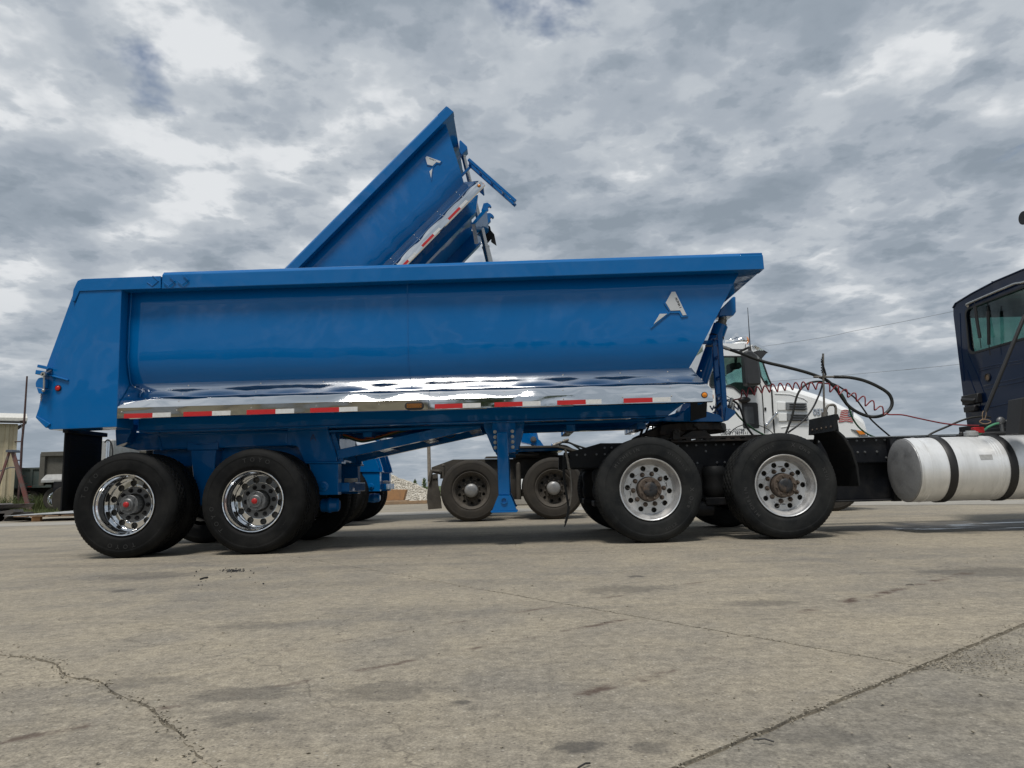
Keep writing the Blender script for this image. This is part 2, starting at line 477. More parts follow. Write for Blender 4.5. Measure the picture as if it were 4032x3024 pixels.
M['pipe'] = dusty('worn_galvanised_pipe', (.22, .21, .19), (.12, .10, .08), .45, .7, (.4, .7), 20, .2, 80)
M['grille'] = plain('satin_vent', (.32, .335, .345), .35, .5)
def make_glass(name, tint):
    g = N(name)
    t = g.n('ShaderNodeBsdfTransparent'); t.inputs[0].default_value = tint + (1,)
    gl = g.n('ShaderNodeBsdfGlossy'); gl.inputs['Roughness'].default_value = .03
    lw = g.n('ShaderNodeLayerWeight'); lw.inputs[0].default_value = .5
    fr = g.math('ADD', g.math('MULTIPLY', g.math('POWER', lw.outputs['Facing'], 4.0), .55), .03)
    dirt = g.rng(g.noise(4, 6, .65, .2, (1, 1, .3)), .45, .8, .0, .06)
    mx = g.n('ShaderNodeMixShader'); g.l(g.math('ADD', fr, dirt), mx.inputs[0])
    g.l(t.outputs[0], mx.inputs[1]); g.l(gl.outputs[0], mx.inputs[2])
    out_ = g.t.nodes['Material Output']; g.l(mx.outputs[0], out_.inputs[0])
    return g.m
M['glass'] = make_glass('tinted_glass', (.76, .90, .87))
M['darkglass'] = make_glass('dark_glass', (.52, .68, .65))
M['interior'] = plain('dark_cab_interior', (.03, .031, .033), .8)
M['greypane'] = plain('grey_lower_pane', (.10, .105, .11), .25, coat=.5)
M['siding'] = dusty('cream_metal_siding', (.60, .52, .36), (.48, .40, .27), .5, 0, (.4, .8), 2, .1, 30, drough=.7)
M['trim'] = plain('white_roof_trim', (.66, .65, .60), .5)
M['mast'] = dusty('rusty_mast_pipe', (.060, .028, .030), (.12, .08, .07), .7, 0, (.4, .7), 12, .3, 60)
M['ladderred'] = dusty('faded_red_ladder', (.20, .055, .045), (.13, .115, .11), .65, 0, (.35, .65), 3.0, .2, 40)
M['ladderblue'] = plain('grey_blue_ladder_cap', (.085, .10, .13), .5)
M['scrap'] = dusty('scrap_sheet_metal', (.13, .125, .12), (.08, .06, .05), .5, .5, (.4, .7), 5, .2, 50)
M['galv'] = dusty('galvanised_sheet', (.46, .47, .47), (.33, .33, .32), .4, .6, (.4, .7), 4, .1, 40)
M['wood'] = dusty('weathered_wood', (.36, .24, .14), (.22, .16, .11), .8, 0, (.35, .7), 6, .4, 60)
M['wood2'] = dusty('orange_timber', (.40, .22, .10), (.30, .18, .10), .8, 0, (.4, .7), 6, .4, 60)
M['greytrailer'] = dusty('dull_aluminium_body', (.14, .134, .115), (.085, .08, .07), .45, .5, (.35, .7), 2.5, .2, 20)
M['greenbody'] = dusty('faded_green_steel', (.055, .085, .085), (.085, .10, .095), .6, 0, (.3, .7), 2.2, .2, 20)
M['pole'] = dusty('weathered_pole_wood', (.19, .16, .13), (.28, .25, .21), .9, 0, (.35, .7), 5, .4, 30)
M['wire'] = plain('overhead_wire', (.16, .17, .18), .6)
M['stone'] = dusty('limestone_gravel', (.66, .62, .54), (.44, .41, .35), .9, 0, (.35, .7), 3.0, .4, 60)
M['pebble'] = dusty('yard_pebbles', (.36, .325, .26), (.20, .178, .14), .9, 0, (.35, .65), 25, .3, 90)
M['grass'] = dusty('rough_grass', (.055, .085, .022), (.11, .115, .042), .8, 0, (.35, .7), 3, .1, 40)
M['field'] = dusty('green_field', (.065, .10, .025), (.10, .115, .045), .9, 0, (.35, .7), .05, .2, 2)
M['leaf'] = dusty('shrub_leaves', (.06, .11, .03), (.11, .14, .05), .7, 0, (.35, .7), 4, .1, 40)

A_AX = (.786, .618); B_AX = (-.605, .796); P0 = (1.31, 2.44)      # slab grid directions and the joint crossing
def make_concrete(name, base, fresh):
    g = N(name)
    s = g.n('ShaderNodeSeparateXYZ'); g.l(g.co, s.inputs[0])
    big = g.noise(.55, 6, .6, .4)
    mid = g.noise(2.4, 7, .62, .3)
    track = g.noise(1.0, 6, .6, .3, (.28, 2.4, 1), (3, 0, 0), (0, 0, R(8)))
    track2 = g.noise(1.0, 5, .6, .3, (.35, 3.0, 1), (1, 7, 0), (0, 0, R(-16)))
    fine = g.noise(26, 6, .72)
    grit = g.noise(120, 4, .75)
    mott = g.noise(7, 6, .7, .4)
    vor = g.voro(62, 'F1')
    vcol = g.voro(62, 'F1', out='Color')
    sv = g.n('ShaderNodeSeparateXYZ'); g.l(vcol, sv.inputs[0])
    col = g.mix(g.rng(big, .38, .64), base, tuple(c * f for c, f in zip(base, (.68, .71, .78))))
    col = g.mix(g.rng(mid, .38, .66, 0, .55), col, tuple(c * f for c, f in zip(base, (1.16, 1.14, 1.08))))
    col = g.mix(g.rng(track, .50, .72, 0, .42), col, (.115, .108, .098))
    col = g.mix(g.rng(track2, .54, .74, 0, .34), col, (.125, .120, .113))
    col = g.mix(1.0, col, g.mix(g.rng(fine, .30, .70), (.66, .66, .66), (1.32, 1.32, 1.31)), 'MULTIPLY')
    col = g.mix(1.0, col, g.mix(g.rng(grit, .30, .70), (.60, .60, .60), (1.40, 1.39, 1.37)), 'MULTIPLY')
    col = g.mix(1.0, col, g.mix(g.rng(mott, .32, .68), (.87, .87, .88), (1.12, 1.115, 1.11)), 'MULTIPLY')
    # exposed aggregate: scattered darker and paler stones
    st = g.math('MULTIPLY', g.rng(vor, .22, .30, 1, 0), g.math('GREATER_THAN', sv.outputs[0], .80 if not fresh else .93))
    col = g.mix(g.math('MULTIPLY', st, .75), col, (.12, .105, .09))
    st2 = g.math('MULTIPLY', g.rng(vor, .20, .27, 1, 0), g.math('GREATER_THAN', sv.outputs[1], .90 if not fresh else .97))
    col = g.mix(g.math('MULTIPLY', st2, .8), col, (.42, .39, .33))
    # hairline cracks
    dv = g.n('ShaderNodeVectorMath', operation='ADD'); g.l(g.co, dv.inputs[0])
    nz = g.n('ShaderNodeTexNoise'); g.l(g.co, nz.inputs['Vector']); nz.inputs['Scale'].default_value = 2.2; nz.inputs['Detail'].default_value = 6
    sc_ = g.n('ShaderNodeVectorMath', operation='SCALE'); g.l(nz.outputs['Color'], sc_.inputs[0]); sc_.inputs['Scale'].default_value = .55
    g.l(sc_.outputs[0], dv.inputs[1])
    cv = g.n('ShaderNodeTexVoronoi', feature='DISTANCE_TO_EDGE'); g.l(dv.outputs[0], cv.inputs['Vector']); cv.inputs['Scale'].default_value = .42
    cf = g.math('MULTIPLY', g.rng(cv.outputs['Distance'], .0006, .0022, .45, 0), g.rng(g.noise(.9, 4, .6, 0, (1, 1, 1), (7, 3, 0)), .46, .56))
    col = g.mix(cf, col, (.075, .066, .054))
    # oil spots
    wob = g.noise(6, 5, .65)
    sw = g.noise(22, 4, .6)
    for (x, y, rx, ry, k) in SPOTS:
        dx = g.math('DIVIDE', g.math('SUBTRACT', s.outputs[0], x), rx)
        dy = g.math('DIVIDE', g.math('SUBTRACT', s.outputs[1], y), ry)
        d = g.math('SQRT', g.math('ADD', g.math('MULTIPLY', dx, dx), g.math('MULTIPLY', dy, dy)))
        d = g.math('ADD', d, g.math('MULTIPLY', g.math('SUBTRACT', wob, .5), 1.6))
        d = g.math('ADD', d, g.math('MULTIPLY', g.math('SUBTRACT', sw, .5), 1.5))
        col = g.mix(g.rng(d, .55, 1.0, k, 0), col, (.050, .048, .047))
    # rusty drag marks along the slab direction
    a = g.math('ADD', g.math('MULTIPLY', g.math('SUBTRACT', s.outputs[0], P0[0]), A_AX[0]), g.math('MULTIPLY', g.math('SUBTRACT', s.outputs[1], P0[1]), A_AX[1]))
    b = g.math('ADD', g.math('MULTIPLY', g.math('SUBTRACT', s.outputs[0], P0[0]), B_AX[0]), g.math('MULTIPLY', g.math('SUBTRACT', s.outputs[1], P0[1]), B_AX[1]))
    brk = g.rng(g.noise(5, 5, .7, 0, (1, 1, 1), (4, 4, 0)), .48, .60)
    for (b0, a0, a1, wd, k) in RUSTS:
        q = g.math('ABSOLUTE', g.math('ADD', g.math('SUBTRACT', b, b0), g.math('MULTIPLY', g.math('SUBTRACT', wob, .5), .08)))
        f = g.math('MULTIPLY', g.rng(q, wd * .3, wd, k, 0), brk)
        f = g.math('MULTIPLY', f, g.math('MULTIPLY', g.rng(a, a0, a0 + .1), g.rng(a, a1 - .1, a1, 1, 0)))
        col = g.mix(f, col, (.085, .058, .046))
    # wet patch
    dx = g.math('DIVIDE', g.math('SUBTRACT', s.outputs[0], 6.3), 3.0)
    dy = g.math('DIVIDE', g.math('SUBTRACT', s.outputs[1], 8.3), 1.05)
    d = g.math('ADD', g.math('SQRT', g.math('ADD', g.math('MULTIPLY', dx, dx), g.math('MULTIPLY', dy, dy))), g.math('MULTIPLY', g.math('SUBTRACT', g.noise(1.6, 5, .6), .5), 1.3))
    wet = g.rng(d, .72, .98, 1, 0)
    col = g.mix(g.math('MULTIPLY', wet, .72), col, (.030, .029, .028))
    pool = g.math('MULTIPLY', g.rng(d, .60, .75, 1, 0), g.rng(g.noise(1.6, 5, .6, .2, (1, 3.2, 1), (2, 5, 0)), .56, .62))
    rough = g.math('SUBTRACT', .92, g.math('ADD', g.math('MULTIPLY', wet, .32), g.math('MULTIPLY', pool, .56)))
    h = g.math('ADD', g.math('MULTIPLY', grit, .5), g.math('ADD', g.math('MULTIPLY', fine, .7), g.math('MULTIPLY', mid, .6)))
    h = g.math('MULTIPLY', h, g.math('SUBTRACT', 1.0, pool))
    return g.done(Base_Color=col, Roughness=rough, Specular_IOR_Level=.35, Normal=g.bump(h, .42, .012))
def _sp(z, u, v, rx, ry, k):
    p = gr(z, u, v); return (p.x, p.y, rx, ry, k * .72)
SPOTS = [_sp('O', 300, 915, .075, .045, .95), _sp('O', 600, 922, .055, .045, .6), _sp('Q', 1000, 690, .20, .10, .55), _sp('Q', 1030, 795, .16, .07, .6),
         _sp('Q', 1650, 680, .20, .12, .5), _sp('Q', 1975, 722, .045, .03, .95), _sp('O', 555, 184, .07, .07, .95), _sp('O', 500, 240, .30, .20, .6),
         _sp('Q', 1440, 65, .30, .35, .95), _sp('Q', 525, 246, .09, .1, .8), _sp('Q', 640, 182, .5, .3, .5), _sp('O', 2050, 165, .5, .3, .6),
         _sp('Q', 560, 640, .16, .10, .45), _sp('O', 1350, 880, .13, .06, .45), _sp('O', 1100, 300, .22, .12, .5), _sp('Q', 1080, 395, .25, .12, .45)]
RUSTS = [(.78, .55, 2.6, .05, .95), (1.25, -2.6, .0, .03, .8), (.52, -1.1, -.35, .035, .9), (1.75, -1.5, 1.2, .025, .6)]
M['concrete'] = make_concrete('worn_concrete', (.303, .270, .213), False)
M['concrete2'] = make_concrete('smooth_concrete', (.262, .239, .196), True)
M['dirt'] = dusty('joint_dirt', (.12, .104, .078), (.20, .178, .137), .95, 0, (.35, .7), 12, .6, 120)
M['palegravel'] = dusty('pale_gravel_ground', (.36, .34, .30), (.26, .245, .215), .95, 0, (.35, .7), 1.2, .4, 20)
# ------------------------------------------------------------------ ground: field, gravel, concrete slabs
def sheet(x0, x1, y0, y1, z): return MB().add([(x0, y0, z), (x1, y0, z), (x1, y1, z), (x0, y1, z)], [(0, 1, 2, 3)])
struct('ground', sheet(-3000, 3000, -3000, 3000, -.06), M['field'])
yard = struct('yard_base', sheet(-75, 75, -60, 46, -.0085), M['dirt'])
def st2xy(s, t): return (P0[0] + s * A_AX[0] + t * B_AX[0], P0[1] + s * A_AX[1] + t * B_AX[1])
def xy2st(x, y):
    dx, dy = x - P0[0], y - P0[1]
    det = A_AX[0] * B_AX[1] - B_AX[0] * A_AX[1]
    return ((dx * B_AX[1] - B_AX[0] * dy) / det, (A_AX[0] * dy - A_AX[1] * dx) / det)
CR = [xy2st(*gr('Q', u, v).xy) for u, v in ((1010, 1100), (920, 1006), (830, 930), (760, 850), (690, 800), (640, 742), (500, 690), (430, 635), (290, 612), (240, 560), (150, 532), (0, 520))]
CR = [(CR[0][0] + .4, CR[0][1] - 1.2)] + CR + [(CR[-1][0] - 1.0, CR[-1][1] + 2.2), (CR[-1][0] - .8, 45)]
CR[0] = (CR[0][0], 0.0)
def jag_line(pts, amp=.010, step=.03, seed=0):
    """polyline in slab coordinates broken up into a chipped concrete edge (fine near the camera)"""
    o = []
    for (a, b) in zip(pts[:-1], pts[1:]):
        a = Vector(a); b = Vector(b); L = (b - a).length; d = (b - a) / L; nrm = Vector((-d.y, d.x))
        t = 0.0
        while t < L:
            p = a + d * t
            far = max(0, Vector(st2xy(*p)).length - 6)
            k = mnoise.noise((p.x * 9, p.y * 9, seed)) * .7 + mnoise.noise((p.x * 38, p.y * 38, seed + 5)) * .5
            q = p + nrm * k * amp
            o.append((q.x, q.y))
            t += step * (1 + far * .6)
    o.append(tuple(pts[-1]))
    return o
def slab(loop, mat, z=0.0):
    v = [st2xy(*p) for p in loop]
    v = [p for i, p in enumerate(v) if (Vector(p) - Vector(v[i - 1])).length > 1e-4]
    n = len(v)
    res = delaunay_2d_cdt([Vector(p) for p in v], [], [list(range(n))], 1, 1e-6)
    mb = MB().add([(p.x, p.y, z) for p in res[0]], [tuple(f) for f in res[2]])
    mb.add([(x, y, z) for x, y in v] + [(x, y, z - .02) for x, y in v], [(i, i + n, (i + 1) % n + n, (i + 1) % n) for i in range(n)])
    part(yard, 'concrete_slab', mb, mat)
G = .004
LL = 60.0
def off(line, d): return [(p[0] + d[0], p[1] + d[1]) for p in line]
T2 = xy2st(*gr('O', 0, 238).xy)[1]
j_b1 = jag_line([(0, 0), (0, T2)], seed=1); j_b2 = jag_line([(0, T2), (0, LL)], seed=2)
j_a1 = jag_line([(0, 0), (LL, 0)], seed=3); j_a0 = jag_line([(0, 0), (-LL, 0)], seed=4)
j_m = jag_line([(0, T2), (LL, T2)], amp=.008, seed=6)
crk = jag_line(CR, amp=.020, seed=8)
crk2 = jag_line(CR, amp=.020, seed=9)
i0 = (CR[0][0], 0)
slab(off(j_a1, (G, G * 1.6)) + off(j_m[::-1], (G, -G * .35)) + off(j_b1[::-1][1:-1], (G, 0)), M['concrete'])
slab(off(j_m, (G, G * .35)) + [(LL, LL)] + off(j_b2[::-1], (G, 0)), M['concrete'], -.001)
mid_a = [p for p in j_a0 if p[0] > i0[0]]
far_a = [p for p in j_a0 if p[0] < i0[0]]
slab(off(mid_a, (-G, G * 1.6)) + off(crk, (.0025, 0)) + off((j_b1 + j_b2[1:])[::-1][1:-1], (-G, 0)), M['concrete'])
slab(off(far_a, (-.02, G * 1.6)) + [(-LL, LL)] + off(crk2[::-1], (-.0025, 0)), M['concrete'], -.003)
slab(off(j_a0[1:], (-.05, -G * 1.6)) + [(-LL, -LL), (0, -LL)] + off(jag_line([(0, -LL), (0, -.03)], seed=12), (-G, 0)), M['concrete2'], -.004)
slab(off(j_a1, (G, -G * 1.8)) + [(LL, -LL)] + off(jag_line([(0, -LL), (0, 0)], seed=13), (G, 0)), M['concrete2'], -.006)
struct('gravel_verge', MB().add([(x, y, .004) for x, y in ((-18, 16.2), (4, 16.2), (9, 13.2), (30, 4), (34, 6), (10.5, 14.8), (4.6, 18.2), (-18, 18.2))], [(0, 1, 6, 7), (1, 2, 5, 6), (2, 3, 4, 5)]), M['palegravel'])

# loose stones in joints, in the broken corner and over the yard
def stones(mb, pts, rnd):
    for (x, y, z, r) in pts:
        a = rnd.random() * 6.28; fx, fy, fz = (rnd.uniform(.7, 1.3) * r for _ in range(3)); fz *= .75
        c, s = math.cos(a), math.sin(a)
        vs = []
        for (u, v, w) in ((1, .1, 0), (.2, 1, .15), (-1, -.1, .1), (0, -1, -.1), (.1, .1, .9), (-.1, 0, -.9), (.62, -.55, .5), (-.5, .55, .45)):
            u *= fx * rnd.uniform(.8, 1.15); v *= fy * rnd.uniform(.8, 1.15); w *= fz
            vs.append((x + u * c - v * s, y + u * s + v * c, z + w))
        mb.add(vs, [(0, 1, 7, 4), (0, 4, 6), (7, 1, 2), (4, 7, 2), (4, 2, 3), (4, 3, 6), (6, 3, 0), (5, 1, 0), (5, 2, 1), (5, 3, 2), (5, 0, 3)])
rnd = random.Random(3)
L = []
for line, n, w in ((j_a1, 520, .03), (j_a0, 1500, .014), (j_b1, 260, .008), (j_b2, 200, .012), (crk, 700, .018), (j_m, 160, .012)):
    near = [p for p in line if Vector(st2xy(*p)).length < 8.5]
    for _ in range(n):
        s_, t_ = rnd.choice(near)
        x, y = st2xy(s_ + rnd.gauss(0, w), t_ + rnd.gauss(0, w))
        r = rnd.uniform(.0012, .0046) * (1.3 if line is crk else 1)
        L.append((x, y, r * .35, r))
for _ in range(750):                                  # broken corner beside the joint crossing
    s_ = abs(rnd.gauss(.16, .30)); t_ = -abs(rnd.gauss(0, .10 + s_ * .22))
    x, y = st2xy(s_ * 1.1 + .02, t_)
    r = rnd.uniform(.0015, .005) * rnd.choice((1, 1, .6))
    L.append((x, y, r * .3, r))
for _ in range(420):                                  # strays over the slabs
    y = 1.4 + 7 * rnd.random() ** 1.6
    x = rnd.uniform(-.85, .85) * y
    r = rnd.uniform(.002, .0065)
    L.append((x, y, r * .4, r))
mb = MB(); stones(mb, L, rnd)
o = part(None, 'loose_stones', mb, M['pebble']); o['kind'] = 'stuff'
tag(o, 'loose pebbles lying in the joints and cracks of the concrete yard', 'gravel')
mb = MB(); L = []
for _ in range(90):
    p = gr('Q', rnd.gauss(1008, 26), rnd.gauss(161, 3)); r = rnd.uniform(.003, .009); L.append((p.x, p.y, r * .5, r))
for _ in range(14):
    p = gr('Q', rnd.uniform(815, 1130), rnd.uniform(150, 225)); r = rnd.uniform(.004, .010); L.append((p.x, p.y, r * .5, r))
stones(mb, L, rnd)
so = solo('rubber_scraps', mb, M['black'], 'small heap of black rubber crumbs on the concrete before the trailer wheels', 'debris'); so['kind'] = 'stuff'
for i, (z, a, b, lab) in enumerate((('O', (1052, 884), (1140, 893), 'thin dark twig on the smooth slab at lower right'), ('Q', (858, 196), (890, 189), 'short black strip beside the heap of rubber crumbs'),
                                    ('O', (300, 1005), (352, 985), 'dark twig at the bottom edge of the picture'), ('O', (1705, 221), (1740, 221), 'small dark stick near the rust streak at right'))):
    p = gr(z, *a, .006); q = gr(z, *b, .006)
    m = (p + q) / 2 + Vector((.004, .004, .003))
    solo('twig', MB().tube([p, m, q], .0022 if z == 'O' else .006, 6), M['printblack'], lab, 'twig')
# ------------------------------------------------------------------ wheels (axis Y, outer face at y = 0, +y towards the axle)
def tyre(width, rb, ro, y0, mat, name, n=168, grooves=4, block=.0045, zig=True):
    w = width
    half = [(.030, rb), (.014, rb + .022), (.006, rb + .035), (.0045, rb + .037), (.003, rb + .055), (.0, rb + .10), (.001, rb + .135), (.004, rb + .150), (.0025, rb + .153), (.006, rb + .170),
            (.016, ro - .030), (.020, ro - .026), (.030, ro - .012), (.042, ro - .003), (.060, ro)]
    prof = list(half); inner = w - .12
    gw = .012
    for k in range(grooves):
        c = .06 + inner * (k + .5) / grooves
        prof += [(c - gw / 2 - .001, ro + .002), (c - gw / 2, ro - .014), (c + gw / 2, ro - .014), (c + gw / 2 + .001, ro + .002)]
    prof += [(w - a, r) for a, r in half[::-1]]
    nh = len(half); npf = len(prof)
    def mod(k, j):
        e = k if k < nh else (npf - 1 - k if k >= npf - nh else 99)
        if 10 <= e <= 14 and j % 2 == 0: return -block * (.5 if e < 12 else 1)
        if zig and nh <= k < npf - nh and (j // 2 + (k // 4)) % 2: return -.009 if j % 2 else 0
        return 0
    mb = MB(); mb.lathe([(a + y0, r) for a, r in prof], n=n, mod=mod)
    return mb.mesh(name, mat)
def arc_text(mb, txt, size, rad, a0, y, step=None, flip=False, ext=.0022):
    """letters standing round a sidewall; a0 is the angle of the middle letter from +X towards +Z"""
    step = step or size * .80 / rad
    for i, ch in enumerate(txt):
        k = i - (len(txt) - 1) / 2
        th = a0 - k * step if not flip else a0 + k * step
        if ch == ' ': continue
        text_on(mb, ch, size, (rad * math.cos(th), y, rad * math.sin(th)), th - math.pi / 2 + (math.pi if flip else 0), ext)
    return mb
def hole_disc(mb, r_in, r_out, y, nh, rh, rc, depth=.02, m=6):
    """annular disc at y with nh round holes of radius rh on the circle rc"""
    for k in range(nh):
        t0 = 2 * math.pi * k / nh; h = math.pi / nh
        c = Vector((rc * math.cos(t0), rc * math.sin(t0)))
        outl = []
        for j in range(m + 1):
            t = t0 - h + 2 * h * j / m; outl.append(Vector((r_out * math.cos(t), r_out * math.sin(t))))
        for j in range(1, 4):
            t = t0 + h; q = r_out + (r_in - r_out) * j / 4; outl.append(Vector((q * math.cos(t), q * math.sin(t))))
        for j in range(m + 1):
            t = t0 + h - 2 * h * j / m; outl.append(Vector((r_in * math.cos(t), r_in * math.sin(t))))
        for j in range(1, 4):
            t = t0 - h; q = r_in + (r_out - r_in) * j / 4; outl.append(Vector((q * math.cos(t), q * math.sin(t))))
        n = len(outl); circ = []
        for p in outl:
            d = (p - c).normalized(); circ.append(c + d * rh)
        vs = [(p.x, y, p.y) for p in outl] + [(p.x, y, p.y) for p in circ] + [(p.x, y + depth, p.y) for p in circ]
        fs = [(i, (i + 1) % n, n + (i + 1) % n, n + i) for i in range(n)] + [(n + i, n + (i + 1) % n, 2 * n + (i + 1) % n, 2 * n + i) for i in range(n)]
        mb.add(vs, fs, True)
    return mb
def nut(r=.017, l=.035, stud=.010, sl=.018):
    mb = MB()
    p = [(r * math.cos(math.pi * k / 3), r * math.sin(math.pi * k / 3)) for k in range(6)]
    mb.lathe([(0, r * 1.45), (-.005, r * 1.45), (-.006, r)], n=12)
    mb.prism(p, -l, 0)
    mb.cyl((0, -l, 0), (0, -l - sl, 0), stud, stud * .85, 10)
    return mb
PROTO = {}
def _proto(kind):
    """rim mesh plus (name, mesh, list of transforms) for every piece that sits on it"""
    I = Matrix.Identity(4); T = Matrix.Translation
    def ring(r, y, n, ph=0.0): return [T((r * math.cos(2 * math.pi * k / n + ph), y, r * math.sin(2 * math.pi * k / n + ph))) for k in range(n)]
    if kind == 'trailer':
        mb = MB().lathe([(.045, .300), (.018, .309), (.010, .312), (.006, .308), (.010, .300), (.020, .296), (.032, .292), (.040, .283), (.060, .276), (.085, .272), (.092, .266), (.15, .262), (.185, .262), (.205, .258), (.212, .252)], n=72)
        hole_disc(mb, .186, .252, .212, 10, .034, .219)
        mb.lathe([(.212, .186), (.209, .183), (.212, .179)], n=72)
        rim = mb.mesh('wheel', M['chrome'])
        subs = [('tyre', tyre(.28, .308, .532, 0, M['rubber'], 'tyre'), [I]), ('tyre', tyre(.28, .308, .532, .335, M['rubber'], 'tyre'), [I])]
        mb = MB().lathe([(.214, .180), (.214, .112), (.225, .108), (.30, .107)], n=48)
        subs.append(('lug_plate', mb.mesh('lug_plate', M['hubgrey']), [I]))
        subs.append(('lug_nut', nut(.016, .030, .009, .012).mesh('lug_nut', M['dark']), ring(.146, .214, 10, .2)))
        mb = MB().lathe([(.30, .092), (.16, .090), (.15, .083), (.118, .082), (.118, .097), (.106, .097), (.102, .092), (.102, .066), (.090, .062), (.075, .060), (.068, .052), (.068, .044), (.060, .042), (.060, .001)], n=40)
        for q in ring(.085, .104, 6): mb.cyl(q.translation, q.translation + Vector((0, -.014, 0)), .009, n=8)
        subs.append(('hub', mb.mesh('hub', M['hubgrey']), [I]))
        subs.append(('hub_cap', MB().lathe([(.062, .029), (.050, .028), (.044, .021), (.043, .001)], n=24).mesh('hub_cap', M['redcap']), [I]))
        subs.append(('brake_drum', MB().lathe([(.26, .001), (.26, .26), (.60, .26)], n=40).mesh('brake_drum', M['drum']), [I]))
        mb = MB()
        arc_text(mb, 'TOYO', .062, .415, R(165), .0022, ext=.0030, step=.19)
        arc_text(mb, 'TOYO', .062, .415, R(-75), .0022, ext=.0030, step=.19)
        arc_text(mb, '11R22.5', .026, .405, R(45), .0026, ext=.0022)
        subs.append(('lettering', mb.mesh('lettering', M['letter']), [I]))
    if kind == 'tractor':
        mb = MB().lathe([(.060, .302), (.024, .312), (.014, .315), (.008, .310), (.013, .301), (.028, .296), (.045, .290), (.055, .278), (.075, .270), (.085, .262), (.11, .255), (.125, .250)], n=72)
        hole_disc(mb, .186, .250, .125, 10, .0275, .216)
        mb.lathe([(.125, .186), (.121, .182), (.121, .128), (.15, .124)], n=72)
        rim = mb.mesh('wheel', M['alu'])
        subs = [('tyre', tyre(.44, .308, .535, 0, M['rubber_used'], 'tyre', grooves=6), [I]),
                ('lug_nut', nut(.017, .034, .011, .020).mesh('lug_nut', M['rust']), ring(.158, .121, 10, .16))]
        mb = MB().lathe([(.16, .122), (.05, .119), (.044, .118), (.030, .118), (.026, .113), (.026, .070)], n=40)
        for q in ring(.094, .026, 8, .2): mb.cyl(q.translation, q.translation + Vector((0, -.020, 0)), .011, .009, 8)
        subs.append(('hub_flange', mb.mesh('hub_flange', M['rust']), [I]))
        subs.append(('hub_cap', MB().lathe([(.026, .075), (.018, .074), (.010, .066), (.006, .040), (.008, .012), (.004, .010), (.004, .001)], n=32).mesh('hub_cap', M['hubblack']), [I]))
        subs.append(('brake_drum', MB().lathe([(.20, .001), (.20, .25), (.44, .25)], n=40).mesh('brake_drum', M['drum']), [I]))
        p = Vector((.216 * math.cos(R(-106)), .105, .216 * math.sin(R(-106))))
        subs.append(('valve_stem', MB().tube([p + Vector((-.012, .02, -.01)), p, p + Vector((.012, -.05, .03))], .0045, 6).mesh('valve_stem', M['pipe']), [I]))
        mb = MB()
        arc_text(mb, 'MICHELIN', .046, .415, R(203), .0015, ext=.003, step=.098)
        arc_text(mb, '455/55R22.5', .030, .412, R(122), .002, ext=.0025, step=.060)
        arc_text(mb, 'X One', .056, .415, R(64), .0015, ext=.003, step=.105)
        arc_text(mb, 'XTUS', .040, .42, R(14), .0015, ext=.003, step=.085)
        subs.append(('lettering', mb.mesh('lettering', M['letter2']), [I]))
    if kind == 'dusty':
        mb = MB().lathe([(.060, .318), (.024, .328), (.012, .330), (.010, .322), (.020, .312), (.045, .300), (.055, .285), (.09, .276), (.115, .268), (.125, .262)], n=56)
        hole_disc(mb, .17, .262, .125, 10, .028, .222)
        mb.lathe([(.125, .17), (.120, .165), (.120, .09)], n=56)
        rim = mb.mesh('wheel', M['dustrim'])
        subs = [('tyre', tyre(.28, .318, .535, 0, M['rubber_dusty'], 'tyre', 96), [I]), ('tyre', tyre(.28, .318, .535, .335, M['rubber_dusty'], 'tyre', 96), [I]),
                ('lug_nut', nut(.016, .03, .01, .012).mesh('lug_nut', M['dustrim']), ring(.150, .120, 10, .1)),
                ('hub_cap', MB().lathe([(.13, .120), (.045, .120), (.030, .116), (.012, .104), (.000, .080), (-.006, .045), (-.008, .001)], n=40).mesh('hub_cap', M['hubcap']), [I]),
                ('brake_drum', MB().lathe([(.20, .001), (.20, .25), (.60, .25)], n=32).mesh('brake_drum', M['drum']), [I])]
    if kind == 'far':
        mb = MB().lathe([(.045, .30), (.010, .312), (.010, .300), (.05, .27), (.20, .25), (.21, .15), (.10, .10), (.10, .001)], n=32)
        rim = mb.mesh('wheel', M['chrome'])
        subs = [('tyre', tyre(.28, .308, .532, 0, M['rubber_dusty'], 'tyre', 48), [I]), ('tyre', tyre(.28, .308, .532, .335, M['rubber_dusty'], 'tyre', 48), [I])]
    PROTO[kind] = (rim, subs)
def add_wheel(parent, kind, loc, rz=0.0, spin=0.0, few=False):
    if kind not in PROTO: _proto(kind)
    rim, subs = PROTO[kind]
    wm = Matrix.Translation(loc) @ Matrix.Rotation(rz, 4, 'Z') @ Matrix.Rotation(spin, 4, 'Y')
    w = link(bpy.data.objects.new('wheel', rim), parent, wm)
    for nm, me, mats in subs:
        if few and nm in ('lug_nut', 'lettering', 'valve_stem', 'lug_plate'): continue
        for t in mats:
            o = bpy.data.objects.new(nm, me)
            if nm == 'lettering': o['kind'] = 'stuff'
            COL.objects.link(o); o.parent = w; o.matrix_basis = t
            WM[o.name] = wm @ t
    return w
